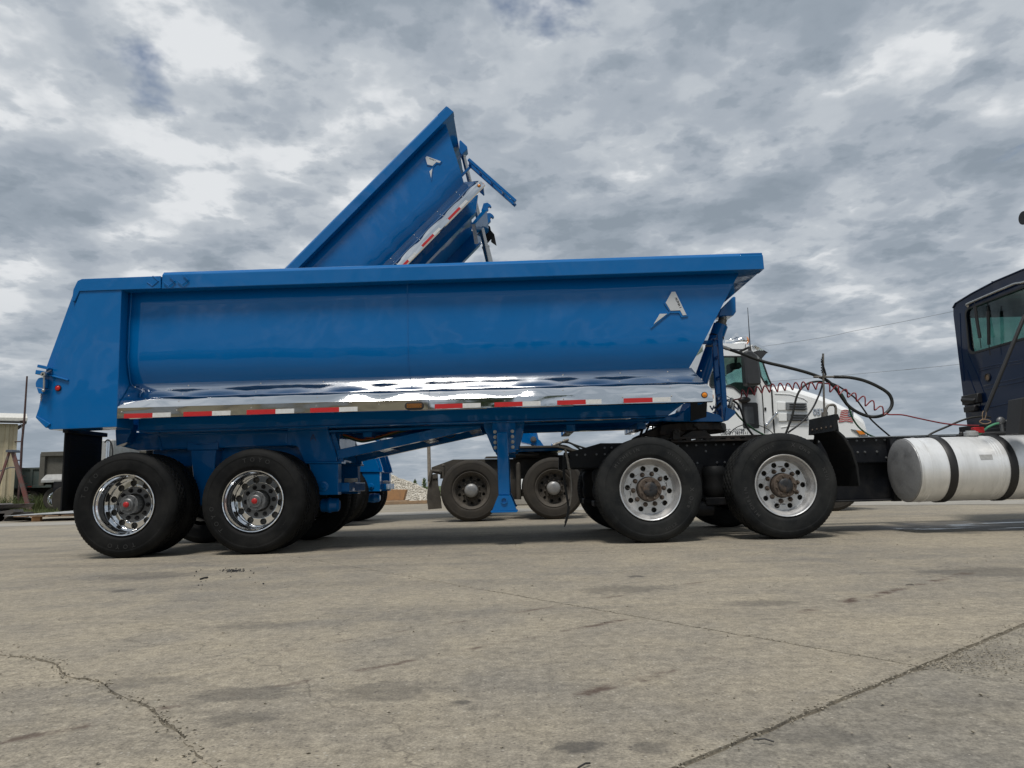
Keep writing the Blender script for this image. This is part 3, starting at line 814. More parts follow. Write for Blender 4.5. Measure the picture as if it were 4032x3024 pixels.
# ------------------------------------------------------------------ near dump trailer
YC = 8.5
def mir(y): return 2 * YC - y
def both(fn):
    for m in (False, True): fn(m)
def yy(m, a, b): return (mir(a), mir(b)) if m else (a, b)
TR1 = thing('dump_trailer', 'blue dump trailer with lowered body and polished wheels, nearest to the camera', 'trailer', (-1, YC, 0), 'blue dump trailers')
def xf(z): return 1.845 + (z - 1.739) * .577          # sloping front wall
XR = -4.05
def make_body(parent):
    half = [(7.33, 2.79), (7.33, 2.60), (7.33, 2.42), (7.33, 2.25), (7.33, 2.12), (7.332, 2.06), (7.342, 1.98), (7.362, 1.90), (7.394, 1.825), (7.432, 1.765), (7.48, 1.71), (7.55, 1.655), (7.68, 1.61), (7.95, 1.59), (8.5, 1.585)]
    prof = half + [(mir(y), z) for y, z in half[-2::-1]]
    nx = 36; vs = []; fs = []; m = len(prof)
    for i in range(nx + 1):
        for y, z in prof: vs.append((XR + (xf(z) - XR) * i / nx, y, z))
    for i in range(nx):
        for j in range(m - 1): fs.append((i * m + j, i * m + j + 1, (i + 1) * m + j + 1, (i + 1) * m + j))
    mb = MB().add(vs, fs, True)
    mb.add([vs[nx * m + j] for j in range(m)], [tuple(range(m))])
    body = part(parent, 'dump_body', mb, M['blue'])
    sm = body.modifiers.new('thickness', 'SOLIDIFY'); sm.thickness = .012; sm.offset = -1
    P = lambda name, q, mat, bev=0.0, **k: part(body, name, q, mat, bev, **k)
    # top rails
    sec = [(7.2, 2.763), (7.2, 2.912), (7.232, 2.95), (7.37, 2.95), (7.37, 2.763)]
    for mm in (False, True):
        s2 = [(mir(y), z) if mm else (y, z) for y, z in sec]
        q = MB()._pr([(-3.63, y, z - .012) for y, z in s2], [(2.67 if z < 2.93 else 2.64, y, z + .015 * (z > 2.8) + .012 * (z < 2.8)) for y, z in s2])
        P('top_rail', q, M['blue'], .005)
    P('top_rail', MB().box(2.43, 2.662, 7.203, mir(7.203), 2.778, 2.955), M['blue'], .005)
    # rear posts, rail ends and tailgate
    post = XZ('A', 7.2, (480, 375), (848, 362), (805, 1572), (210, 1595), (92, 1475), (240, 1050))
    railend = XZ('A', 7.195, (462, 283), (500, 266), (1197, 240), (1197, 350), (848, 362), (480, 375), (440, 462), (412, 462), (425, 360))
    gate = XZ('A', 7.22, (455, 290), (500, 300), (300, 1050), (190, 1500), (100, 1470), (185, 1030))
    gus = XZ('A', 7.19, (95, 1472), (222, 1545), (182, 1582), (92, 1490))
    for mm in (False, True):
        P('rear_post', MB().prism(post, *yy(mm, 7.2, 7.52)), M['blue'], .004)
        P('rail_end', MB().prism(railend, *yy(mm, 7.188, 7.37)), M['blue'], .004)
        P('corner_gusset', MB().prism(gus, *yy(mm, 7.185, 7.23)), M['blue'], .003)
    P('tailgate', MB().prism(gate, 7.225, mir(7.225)), M['blue'], .004)
    for u, v in ((1125, 0), (1270, 0), (1390, -12)):
        pts = [at('A', u + a, 240 + v + b, 7.186) for a, b in ((0, 0), (50, 45), (-3, 88), (-50, 55))]
        P('weld_chevron', MB().tube(pts, .006, 6), M['blue'])
    # side seam, weld bead at the rear post
    q = MB(); q.tube([(at('U', 880, 620, 7.33).x, y - .001, z) for y, z in half[:11]], .0055, 6)
    P('weld_seam', q, M['blue'])
    q = MB(); q.tube([(XR + .035 + .004 * math.sin(i * 2.1), y - .002, z) for i, (y, z) in enumerate(half[:12])], .006, 6)
    P('weld_seam', q, M['blue'])
    # lower flange between body and fender
    # polished fender panels
    xm = at('S', 955, 430, 7.2).x
    def panel(x0, x1b, x1t, mm=False):
        poly = [(7.424, 1.786), (7.390, 1.741), (7.355, 1.695), (7.322, 1.656), (7.292, 1.626), (7.262, 1.596), (7.234, 1.559), (7.204, 1.517), (7.198, 1.508), (7.197, 1.404), (7.235, 1.401)]
        o2 = thick(poly, -.004)
        if mm: o2 = [(mir(y), z) for y, z in o2]
        nseg = 150
        bul = [0, 0, 0, .001, .003, .006, .0045, 0]
        xsr = [-3.98, -3.42, -2.66, -2.0, -1.36, -.72, -.08, .52, 1.12, 1.62, 1.97]
        vs = []; fs = []; n = len(o2)
        for i in range(nseg + 1):
            for (y, z) in o2:
                k = 0 if z < 1.52 else min(1, (z - 1.515) / .255)
                xe = x1b + (x1t - x1b) * k
                X = x0 + (xe - x0) * i / nseg
                j = o2.index((y, z)); jj = j if j < len(poly) else 2 * len(poly) - 1 - j
                b = 0.0
                if jj < len(bul):
                    for r0, r1 in zip(xsr[:-1], xsr[1:]):
                        if r0 <= X <= r1:
                            w_ = math.sin(math.pi * (X - r0) / (r1 - r0)); b = bul[jj] * w_ * w_ * (1 + .5 * math.sin(X * 3.1))
                vs.append((X, y - (-b if mm else b), z + b * .8))
        for i in range(nseg):
            for j in range(n): fs.append((i * n + j, i * n + (j + 1) % n, (i + 1) * n + (j + 1) % n, (i + 1) * n + j))
        fs += [tuple(range(n)), tuple(nseg * n + j for j in range(n))[::-1]]
        return MB().add(vs, fs, True)
    P('fender_panel', panel(-4.026, xm - .002, xm - .002).mesh('fender_panel', M['steel'], 24), M['steel'])
    P('fender_panel', panel(xm + .002, 2.04, 1.90).mesh('fender_panel', M['steel'], 24), M['steel'])
    P('fender_panel', panel(-4.026, 2.04, 1.90, True).mesh('fender_panel', M['steel'], 24), M['steel'])
    for mm in (False, True):
        P('fender_end', MB().prismx([(mir(y) if mm else y, z) for y, z in ((7.202, 1.41), (7.202, 1.50), (7.245, 1.56), (7.62, 1.56), (7.62, 1.41))], 1.99, 2.012), M['blue'], .002)
    q = MB()
    xs = [-3.98, -3.42, -2.66, -2.0, -1.36, -.74, -.70, -.08, .52, 1.12, 1.62, 1.97]
    for x in xs:
        for (y, z) in ((7.395, 1.745), (7.315, 1.643), (7.238, 1.56), (7.194, 1.464)):
            if z < 1.5 and x in (-.74, -.70): continue
            q.ball((x + (.02 if z > 1.7 else 0), y - .003, z + .004), .0075, 8)
    P('rivets', q, M['bolt'], kind='stuff')
    # reflective tape
    def tape(x0, x1, mat):
        P('reflective_tape', MB().box(x0, x1, 7.191, 7.1955, 1.409 + x0 * .002, 1.456 + x0 * .002), mat)
    def X_(k, u): return at(k, u, 500 if k == 'S' else (40 if k == 'R' else 1440), 7.2).x
    prs = [('R', 220, 497, 672), ('R', 795, 1072, 1250), ('R', 1405, 1685, 1865), ('R', 2020, 2300, 2478), ('S', 1012, 1283, 1458), ('S', 1590, 1863, 2038)]
    for k, a, b, c in prs:
        tape(X_(k, a), X_(k, b), M['red']); tape(X_(k, b), X_(k, c), M['silver'])
    for a, b, c in ((.453, .745, .905), (1.130, 1.425, 1.61)):
        tape(a, b, M['red']); tape(b, c, M['silver'])
    # lamps
    def lamp(c, r, mat, bez=M['black']):
        P('marker_lamp', MB().lathe([(.006, r * 1.22), (-.006, r * 1.2), (-.012, r * 1.08), (-.008, r)], c, n=28), bez)
        P('lamp_lens', MB().lathe([(-.006, r * 1.02), (-.013, r * .9), (-.018, r * .5), (-.02, .0005)], c, n=28), mat)
    c = at('E', 815, 1300, 7.195); lamp(c, .027, M['amber'])
    c = at('A', 290, 1230, 7.197); lamp(c, .027, M['redlens'])
    P('lamp_lens', MB().ball((2.045, 7.25, 1.455), .026, 12, (.7, 1, 1.3)), M['amber'])
    c = at('S', 815, 487, 7.19)
    def oval(rx, rz, n=28):
        o = []
        for i in range(n):
            t = 2 * math.pi * i / n; s_ = 1 if math.cos(t) > 0 else -1
            o.append((c.x + s_ * (rx - rz) + rz * math.cos(t), c.z + rz * math.sin(t)))
        return o
    P('marker_lamp', MB().prism(oval(.098, .040), 7.180, 7.197), M['black'], .004)
    P('lamp_lens', MB().prism(oval(.080, .024), 7.176, 7.182), plain('smoked_amber', (.12, .06, .02), .15), .002)
    q = MB()
    for i in range(11):
        for j in range(3):
            if (i + j) % 2 == 0: q.ball((c.x + (i - 5) * .0135, 7.1755, c.z + (j - 1) * .014), .0048, 8)
    P('lamp_diodes', q, M['amber'])
    # emblem: outlined plates and printed name
    def em(pts, y, d): return MB().prism(XZ('a', 7.33, *pts), y - d, y)
    up_o = [(700, 145), (880, 135), (1300, 1020), (1065, 1060), (985, 905), (690, 905), (465, 570)]
    up_i = [(730, 178), (852, 172), (1242, 975), (1108, 985), (1022, 815), (692, 828), (525, 550)]
    lo_o = [(300, 890), (690, 855), (690, 895), (12, 1445), (8, 1400)]
    lo_i = [(322, 935), (580, 930), (108, 1295)]
    for a, b in ((up_o, up_i), (lo_o, lo_i)):
        P('emblem_border', em(a, 7.331, .012), M['blue'], .002)
        P('emblem_plate', em(b, 7.320, .006), M['emblem'], .001)
    p = at('a', 950, 560, 7.33); a1 = at('a', 880, 400, 7.33); a2 = at('a', 1020, 705, 7.33)
    ang = math.atan2(a2.z - a1.z, a2.x - a1.x)
    q = text_on(MB(), 'ALPHA 1', .034, (p.x, 7.3135, p.z), ang, .0008, .95, 1.0, .0012)
    P('lettering', q, M['printblack'], kind='stuff')
    # underside sills and the black rubber guard at the nose
    for mm in (False, True):
        sill = [(-4.02, 1.605), (1.74, 1.605), (1.93, 1.50), (1.66, 1.305), (-4.02, 1.30)]
        P('long_sill', MB().prism(sill, *yy(mm, 7.60, 7.70)).box(-4.0, 1.64, *yy(mm, 7.575, 7.72), 1.288, 1.300), M['blue'], .004)
    P('floor_plate', MB().box(-3.95, 1.68, 7.702, mir(7.702), 1.545, 1.58), M['blue'], .003)
    P('rubber_guard', MB().prism(XZ('T', 7.80, (970, 380), (1255, 360), (1240, 630), (970, 700)), 7.79, 7.81), M['flap'])
    # cylinder lug on the front wall, hose ladder
    P('cylinder_lug', MB().prism(XZ('E', 8.4, (955, 560), (1060, 455), (1082, 455), (1086, 585), (1062, 620), (935, 622)), 8.39, 8.61), M['blue'], .008)
    for y in (8.05, 8.27):
        P('ladder_rail', MB().beam((2.405, y, 1.27), (2.405, y, 2.27), .055, .055, (0, 1, 0)), M['blue'], .004)
    for z in (1.30, 1.54, 1.78, 2.02, 2.24):
        P('ladder_rung', MB().box(2.387, 2.423, 8.078, 8.242, z - .016, z + .016), M['blue'], .003)
    for z in (2.22,):
        P('ladder_bracket', MB().box(xf(z) - .02, 2.38, 8.25, 8.29, z - .02, z + .02), M['blue'])
    return body
body1 = make_body(TR1)
# tailgate latch gear on the rear post
lt = part(TR1, 'tailgate_latch', MB().prism(XZ('A', 7.15, (118, 1022), (185, 1035), (218, 1052), (205, 1068), (112, 1048)), 7.13, 7.22).prism(XZ('A', 7.15, (102, 1070), (170, 1080), (205, 1098), (170, 1112), (95, 1108)), 7.13, 7.22)
          .prism(rounded(XZ('A', 7.15, (112, 1140), (150, 1132), (182, 1160), (176, 1232), (90, 1222), (88, 1180)), .015), 7.15, 7.19)
          .prism(XZ('A', 7.15, (98, 1225), (176, 1240), (150, 1280), (115, 1276)), 7.15, 7.24).tube([at('A', 210, 1115, 7.19), at('A', 378, 1160, 7.19)], .011, 10), M['blue'], .003)
part(lt, 'pull_rod', MB().tube([at('A', 166, 1085, 7.12), at('A', 163, 1250, 7.12)], .009, 10).ball(at('A', 160, 1250, 7.12), .017).lathe([(-.012, .010), (-.012, .024), (.012, .024), (.012, .010)], at('A', 160, 1108, 7.11), n=18)
     .tube([at('A', 160, 1108, 7.12), at('A', 235, 1062, 7.2)], .008, 8), M['bolt'])
q = MB()
for i in range(7):
    p = at('A', 140 - (i % 2) * 3, 1285 + i * 9, 7.2)
    q.lathe([(-.003, .005), (0, .008), (.003, .005)], p, 'y' if i % 2 else 'x', 10)
part(lt, 'chain', q, M['bolt'])

# running gear
AX = (-3.965, -2.657)
for i, x in enumerate(AX):
    add_wheel(TR1, 'trailer', (x, 7.27, .532), 0, .25 + i * 1.13)
    add_wheel(TR1, 'trailer', (x, mir(7.27), .532), math.pi, .4 + i, few=True)
    part(TR1, 'axle', MB().cyl((x, 7.52, .532), (x, mir(7.52), .532), .066), M['blue'])
def P1(name, mb, mat, bev=.004, **k): return part(TR1, name, mb, mat, bev, **k)
YB = 7.93
for mm in (False, True):
    P1('suspension_beam', MB().prism(XZ('R', YB, (150, 205), (1800, 178), (1800, 332), (350, 380), (150, 330)), *yy(mm, YB, YB + .14)), M['blue'], .02, seg=3)
    P1('beam_collar', MB().prism(XZ('R', YB, (540, 235), (560, 235), (595, 378), (572, 378)), *yy(mm, YB - .012, YB + .1)), M['blue'])
    arc = [(835, 375), (835, 302), (850, 295)] + [(850 + 270 * t / 8, 295 + 30 * math.sin(math.pi * t / 8)) for t in range(1, 8)] + [(1120, 292), (1132, 300), (1132, 370)]
    P1('hanger_saddle', MB().prism(XZ('R', YB, *arc), *yy(mm, YB - .02, YB + .16)), M['blue'])
    P1('spring_hanger', MB().prism(XZ('R', YB, (865, 376), (1112, 372), (1085, 720), (1040, 900), (915, 900)), *yy(mm, YB - .01, YB + .15)), M['blue'], .006)
    hang = P1('spring_hanger', MB().prism(XZ('C', YB, (1050, 150), (1070, 138), (1492, 128), (1592, 440), (1592, 492), (1240, 492), (1165, 330), (1140, 318), (1050, 312)), *yy(mm, YB, YB + .15)), M['blue'], .006)
    part(hang, 'hanger_flange', MB().prism(XZ('C', YB, (1250, 492), (1650, 492), (1650, 512), (1260, 512)), *yy(mm, YB - .02, YB + .17)), M['blue'], .002)
    part(hang, 'hanger_box', MB().prism(XZ('C', YB, (1290, 513), (1608, 513), (1608, 852), (1370, 856)), *yy(mm, YB, YB + .15)), M['blue'], .005)
    part(hang, 'flange_rib', MB().prism(XZ('C', YB, (1495, 130), (1545, 130), (1640, 430), (1650, 492), (1592, 490), (1592, 440)), *yy(mm, YB + .05, YB + .10)), M['blue'], .002)
    c = at('C', 1450, 760, YB - .005)
    if mm: c.y = mir(c.y)
    sg = 1 if mm else -1
    part(hang, 'pivot_washer', MB().lathe([(0, .055), (sg * .008, .054), (sg * .012, .045), (sg * .012, .022), (sg * .035, .020), (sg * .035, .001)], c, n=28), M['blue'])
    if not mm:
        c = at('C', 1335, 232, YB - .002)
        part(hang, 'lettering', text_on(MB(), 'A', .105, (c.x, YB - .003, c.z), 0, .002), M['print'])  # recessed letter, its shade given as a darker colour
    P1('mud_flap', MB().box(-4.645, -4.630, *yy(mm, 7.34, 8.00), .485, 1.30), M['flap'], 0)
    q = MB()
    for i in range(26): q.box(-4.630, -4.624, *yy(mm, 7.42, 7.92), .55 + i * .027, .562 + i * .027)
    P1('mud_flap_rib', q, M['flap'], 0, kind='stuff')
    P1('mud_flap_hanger', MB().box(-4.66, -4.60, *yy(mm, 7.33, 8.05), 1.285, 1.33), M['frame'])
    P1('main_beam', MB().prism([(-4.05, 1.288), (2.0, 1.31), (2.0, at('T', 370, 650, 7.95).z + .01), (-1.0, at('F', 1000, 140, 7.95).z), (-4.05, 1.12)] if False else
       [(-4.05, 1.286), (2.05, 1.286), (1.75, at('F', 2200, 125, 7.95).z), (-1.9, at('F', 1000, 160, 7.95).z - .02), (-4.05, 1.20)], *yy(mm, 7.95, 8.03)), M['blue'])
    b0 = at('M', 470, 545, 8.0); b1 = at('F', 960, 170, 8.0)
    for p in (b0, b1): p.y = yy(mm, 8.0, 8)[0]
    P1('diagonal_brace', MB().beam(b0, b1, .09, .105), M['blue'])
    # landing leg
    ly = 7.60
    P1('leg_wing', MB().prism(XZ('F', 7.9, (998, 160), (1390, 150), (1385, 200), (1330, 420), (1090, 428), (1000, 215)), *yy(mm, 7.80, 7.93)), M['blue'])
    leg = P1('landing_leg', MB().prism(XZ('F', ly, (1120, 250), (1226, 250), (1250, 862), (1138, 862)), *yy(mm, ly - .06, ly + .06)), M['blue'], .012, seg=2)
    part(leg, 'leg_bracket', MB().prism(XZ('F', 7.68, (1076, 150), (1300, 150), (1305, 300), (1305, 445), (1250, 450), (1118, 455), (1090, 430)), *yy(mm, 7.66, 7.81)), M['blue'], .004)
    for u, v0 in ((1103, 247), (1271, 241)):
        for k in range(4):
            c = at('F', u + k * 1.5, v0 + k * 51, 7.655)
            if mm: c.y = mir(c.y)
            part(leg, 'bracket_bolt', MB().lathe([(0, .019), (sg * .006, .019), (sg * .007, .013), (sg * .018, .012), (sg * .018, .001)], c, n=14), M['bolt'])
    foot = part(leg, 'leg_foot', MB().prism(XZ('F', ly, (1136, 862), (1254, 862), (1318, 1008), (1076, 1014)), *yy(mm, ly - .09, ly + .09)).prism(XZ('F', ly, (1062, 1012), (1076, 1004), (1085, 1014), (1312, 1008), (1318, 998), (1328, 1004), (1316, 1022), (1072, 1028)), *yy(mm, ly - .11, ly + .11)), M['blue'], .004)
    c = at('F', 1190, 912, ly - .095)
    if mm: c.y = mir(c.y)
    part(leg, 'foot_pin', MB().lathe([(.01, .034), (sg * .012, .034), (sg * .012, .026), (-sg * .03, .026), (-sg * .03, .001)], c, n=24), M['blue'])
P1('cross_tube', MB().box(-1.955, -1.862, YB + .14, mir(YB + .14), .595, .695), M['blue'])
P1('cross_tube', MB().box(-.16, -.08, 7.93, mir(7.93), 1.05, 1.13), M['blue'])
b0 = at('M', 470, 545, 8.0); b1 = at('F', 960, 170, 8.0)
for t in (.30, .62, .95):
    p = b0.lerp(b1, t)
    P1('brace_plate', MB().beam((p.x, 8.05, p.z - .03), (p.x, mir(8.05), p.z - .03), .14, .012, (-.2, 0, 1)), M['blue'])
for x in (-3.3, -1.7, .6, 1.4):
    P1('frame_cross_member', MB().box(x, x + .10, 8.03, mir(8.03), 1.20, 1.275), M['blue'])
for yv in (8.2, 8.75):
    c = at('C', 1530, 965, yv)
    bc = P1('brake_chamber', MB().lathe([(-.115, .001), (-.115, .055), (-.10, .075), (-.03, .080), (-.02, .088), (.0, .088), (.01, .080), (.08, .074), (.10, .05), (.10, .001)], c, 'x', 24), M['blue'], 0)
    part(bc, 'push_rod', MB().cyl(c + Vector((-.11, 0, 0)), c + Vector((-.32, 0, -.05)), .012), M['bolt'])
    part(bc, 'mount_arm', MB().beam(c + Vector((-.05, 0, 0)), (AX[1] + .05, yv, .53), .03, .05), M['blue'])
for i, (mt, dz) in enumerate((('orange', .012), ('hosegreen', 0), ('hose', -.012), ('orange', .02))):
    pts = [at('M', u, v, 8.25 + i * .01) + Vector((0, 0, dz)) for u, v in ((440, 243), (600, 290), (780, 345), (900, 338), (1100, 290), (1300, 225), (1500, 178), (1700, 140), (1800, 128))]
    P1('brake_line', MB().tube(smooth_path(pts, 5), .008, 6), M[mt], 0)
P1('brake_line', MB().tube(smooth_path([at('F', u, v, 8.3) for u, v in ((560, 275), (630, 292), (670, 305), (710, 290), (715, 272))], 5), .006, 6), M['hose'], 0)
P1('valve_block', MB().prism(XZ('C', 8.35, (1680, 672), (1805, 670), (1805, 715), (1680, 718)), 8.33, 8.43).box(-1.93, -1.90, 8.36, 8.42, .69, .72), M['bolt'], .003)
P1('rear_subframe', MB().box(-4.06, -1.95, 7.74, mir(7.74), 1.295, 1.54), M['blue'])
P1('axle_housing', MB().box(-4.1, -1.98, 8.09, mir(8.09), .93, 1.285), M['blue'])  # box added to fill bright gaps and block light between the wheels
P1('hinge_plate', MB().prism(XZ('R', 7.8, (140, 130), (310, 120), (290, 215), (250, 300), (150, 335)), 7.78, 7.90), M['blue'])
# nose: upper coupler, gussets, gladhand box
nose = P1('coupler', MB().prism(XZ('T', 8.0, (430, 650), (960, 480), (1250, 535), (1470, 600), (1545, 712), (600, 712), (470, 700)), 7.98, mir(7.98)), M['blue'], .004)
part(nose, 'nose_gusset', MB().prism(XZ('T', 7.97, (930, 455), (1080, 398), (1075, 430), (970, 480), (970, 700), (640, 702)), 7.95, 7.975), M['blue'], .003)
part(nose, 'gladhand_box', MB().prism(XZ('T', 8.05, (1565, 462), (1600, 480), (1732, 525), (1730, 575), (1602, 690), (1540, 712)), 8.0, 8.04).prism(XZ('T', 8.45, (1440, 600), (1732, 525), (1730, 575), (1602, 690), (1480, 690)), 8.45, 8.50)
     .add([at('T', u, v, y) for u, v, y in ((1340, 545, 8.42), (1565, 462, 8.02), (1602, 690, 8.02), (1470, 600, 8.42))], [(0, 1, 2, 3)]), M['blue'], .003)
for (u, v, y) in ((1665, 350, 8.1), (1690, 440, 8.1), (1640, 445, 8.15), (1420, 470, 8.3)):
    p = at('T', u, v, y)
    part(nose, 'gladhand', MB().cyl(p + Vector((-.01, 0, -.05)), p + Vector((.02, 0, .035)), .022, .016, 12).cyl(p + Vector((-.03, 0, .0)), p + Vector((.035, 0, .02)), .012, .012, 10), M['bolt'])
# hoist cylinder
c0 = at('E', 700, 1415, 8.5); c1 = at('E', 955, 702, 8.5); cm = at('E', 920, 800, 8.5)
ax = (c1 - c0).normalized()
hc = P1('hoist_cylinder', MB().cyl(c0, c1, .088, n=36), M['blue'], 0)
part(hc, 'cylinder_band', MB().cyl(cm - ax * .008, cm + ax * .008, .0905, n=36), M['dark'])
part(hc, 'gland_nut', MB().cyl(c1, c1 + ax * .03, .072, .066, 30).cyl(c1 + ax * .03, c1 + ax * .085, .052, n=30), M['pipe'])
part(hc, 'cylinder_rod', MB().cyl(c1 + ax * .08, c1 + ax * .19, .040, n=24), M['rod'])
part(hc, 'cylinder_foot', MB().prism([(c0.x - .25, 1.262), (c0.x + .16, 1.262), (c0.x + .10, c0.z + .05), (c0.x - .12, c0.z + .05)], 8.38, 8.62), M['blue'], .005)
# ------------------------------------------------------------------ near tractor
TK1 = thing('semi_truck', 'black-framed tractor with silver fuel tank and dark blue cab cut off at the right', 'truck', (3.2, YC, 0), 'tractor units')
def Q1(name, mb, mat, bev=.003, **k): return part(TK1, name, mb, mat, bev, **k)
TX = (1.372, 2.745)
for i, x in enumerate(TX):
    add_wheel(TK1, 'tractor', (x, 7.275, .535), 0, (1.36, 0.0)[i])
    add_wheel(TK1, 'tractor', (x, mir(7.275), .535), math.pi, .4 + i, few=True)
    Q1('axle', MB().cyl((x, 7.5, .535), (x, mir(7.5), .535), .075).ball((x, YC, .535), .24, 20, (1, .7, 1)), M['frame'], 0)
for mm in (False, True):
    tail = XZ('V', 8.03, (1640, 345), (1740, 310), (2100, 205), (2212, 205))
    low = XZ('V', 8.03, (1640, 515))[0]
    fr = [(low[0], low[1])] + tail + [(3.4, 1.03), (6.9, 1.02), (6.9, .75), (3.4, .76), (1.8, .765)]
    rail = Q1('frame_rail', MB().prism(fr, *yy(mm, 8.03, 8.10)), M['frame'])
    if not mm:
        q = MB(); rr = random.Random(5)
        for i in range(34):
            x = .7 + i * .105 + rr.uniform(-.02, .02)
            for z in (1.0, rr.choice((.80, .87, .93))):
                if z == 1.0 and x < 1.0: continue
                q.lathe([(0, .013), (-.004, .013), (-.005, .009), (-.016, .009), (-.016, .001)], (x, 8.03, z), n=8)
        part(rail, 'frame_bolts', q, M['hubgrey'], kind='stuff')
        q = MB(); z0, z1 = 1.033, 1.092
        q.box(1.75, 3.0, 7.93, 8.02, z1 - .022, z1).box(1.75, 3.0, 7.93, 8.02, z0, z0 + .020).box(1.75, 3.0, 8.005, 8.02, z0, z0 + .014)
        xs = [1.75] + [at('T', u, 1020, 7.93).x for u in (820, 895, 985, 1062, 1155, 1232, 1328, 1403, 1490, 1580, 1665, 1740, 1832, 1915)] + [3.0]
        for a, b in zip(xs[0::2], xs[1::2]): q.box(a, b, 7.932, 7.95, z0 + .020, z1 - .022)
        part(rail, 'slider_rail', q, M['grease'], .002)
    fb = MB().prism(XZ('T', 7.95, (640, 880), (680, 850), (765, 850), (772, 1030), (650, 1030)), *yy(mm, 7.9, 7.97)).prism(XZ('T', 8.0, (800, 980), (990, 870), (1200, 860), (1360, 985)), *yy(mm, 7.98, 8.06))
    Q1('fifth_wheel_bracket', fb, M['grease'])
q = MB()
pl = []
zt = at('T', 900, 716, 8.0).z
for i in range(40):
    t = 2 * math.pi * i / 40
    r = .46
    pl.append((2.06 + r * math.cos(t) * (1.0 if math.cos(t) > 0 else .8), YC + r * 1.1 * math.sin(t)))
q.prismz(pl, zt - .10, zt - .002)
fw = Q1('fifth_wheel', q, M['grease'], .012)
part(fw, 'approach_ramp', MB().prism([(1.74, zt - .004), (1.50, zt - .10), (1.46, zt - .125), (1.60, zt - .15), (1.80, zt - .11)], 8.12, 8.40).prism([(1.74, zt - .004), (1.50, zt - .10), (1.46, zt - .125), (1.60, zt - .15), (1.80, zt - .11)], 8.60, 8.88), M['grease'], .008)
part(fw, 'fifth_wheel_skirt', MB().prism(XZ('T', 8.02, (470, 760), (860, 720), (1500, 720), (1500, 850), (1240, 835), (1080, 930), (960, 850), (780, 970), (440, 930)), 8.05, 8.95), M['grease'], .006)
part(fw, 'release_handle', MB().prism(rounded(XZ('T', 7.97, (1010, 760), (1080, 735), (1145, 760), (1140, 850), (1090, 845), (1080, 800), (1040, 800)), .01), 7.96, 8.0).lathe([(0, .022), (-.012, .022), (-.012, .001)], at('T', 955, 790, 8.04), n=16), M['grease'], .004)
c = at('T', 725, 880, 7.9)
part(fw, 'pivot_pin', MB().lathe([(0, .030), (-.01, .030), (-.01, .020), (.0, .018)], c, n=20), M['grease'])
for x in (1.0, 2.06, 3.3, 4.6, 5.6): Q1('frame_cross_member', MB().box(x, x + .12, 8.10, mir(8.10), .80, 1.0), M['frame'])
# suspension between the wheels
for mm in (False, True):
    Q1('walking_beam', MB().prism([(1.30, .44), (2.82, .44), (2.82, .54), (2.2, .50), (1.9, .50), (1.30, .54)], *yy(mm, 7.98, 8.08)), M['frame'], .01)
    for x in (.98, 2.20):
        Q1('air_spring', MB().lathe([(.42, .001), (.42, .10), (.46, .125), (.54, .13), (.60, .115), (.66, .13), (.73, .125), (.76, .10), (.76, .001)], (x, yy(mm, 7.92, 0)[0], 0), 'z', 28), M['flap'], 0)
    Q1('spring_seat', MB().box(.85, 1.15, *yy(mm, 7.8, 8.05), .36, .42), M['frame'], .006)
    Q1('spring_seat', MB().box(2.06, 2.34, *yy(mm, 7.8, 8.05), .34, .42).box(2.0, 2.10, *yy(mm, 7.96, 8.03), .40, .78), M['frame'], .006)
    Q1('brake_chamber', MB().lathe([(-.12, .001), (-.11, .07), (0, .08), (.10, .07), (.11, .001)], (2.05, yy(mm, 7.88, 0)[0], .30), 'x', 20), M['frame'], 0)
Q1('air_tank', MB().lathe([(-.35, .001), (-.34, .10), (-.30, .125), (.30, .125), (.34, .10), (.35, .001)], (3.55, 8.25, .55), 'x', 24), M['frame'], 0)
# bent mud flap arm behind the rear wheels
fl = Q1('mud_flap_arm', MB().prism(XZ('V', 7.62, (1648, 282), (1672, 276), (1700, 400), (1722, 520), (1735, 525), (1730, 535), (1695, 532), (1680, 440)), 7.60, 7.64), M['pipe'])
part(fl, 'spring_rod', MB().tube(smooth_path([at('V', u, v, 7.62) for u, v in ((1716, 525), (1730, 620), (1739, 760), (1733, 880), (1716, 985), (1700, 1030))], 5), .010, 8), M['pipe'])
q = MB()
pth = smooth_path([at('V', u, v, 7.62) for u, v in ((1708, 985), (1700, 1060), (1682, 1150), (1646, 1244))], 5)
for a, b in zip(pth[:-1], pth[1:]): q.beam(a, b, .30, .010, (1, 0, 0))
part(fl, 'mud_flap', MB().add([p + Vector((dx, dy, 0)) for p in pth for dx, dy in ((-.014 + .012 * (p.z < .2), -.02), (.010, -.02), (.010, .03), (-.014 + .012 * (p.z < .2), .03))],
     [(i * 4 + j, i * 4 + (j + 1) % 4, i * 4 + 4 + (j + 1) % 4, i * 4 + 4 + j) for i in range(len(pth) - 1) for j in range(4)] + [(0, 1, 2, 3), tuple(4 * len(pth) - 4 + j for j in range(4))]), M['flap'])
part(fl, 'flap_strip', MB().prism(XZ('V', 7.66, (1628, 385), (1650, 380), (1668, 700), (1712, 985), (1690, 990), (1648, 760), (1630, 600)), 7.65, 7.68), M['flap'])
part(fl, 'arm_tube', MB().tube([at('V', 1660, 340, 7.64), at('V', 1700, 380, 8.05)], .02, 8), M['frame'])
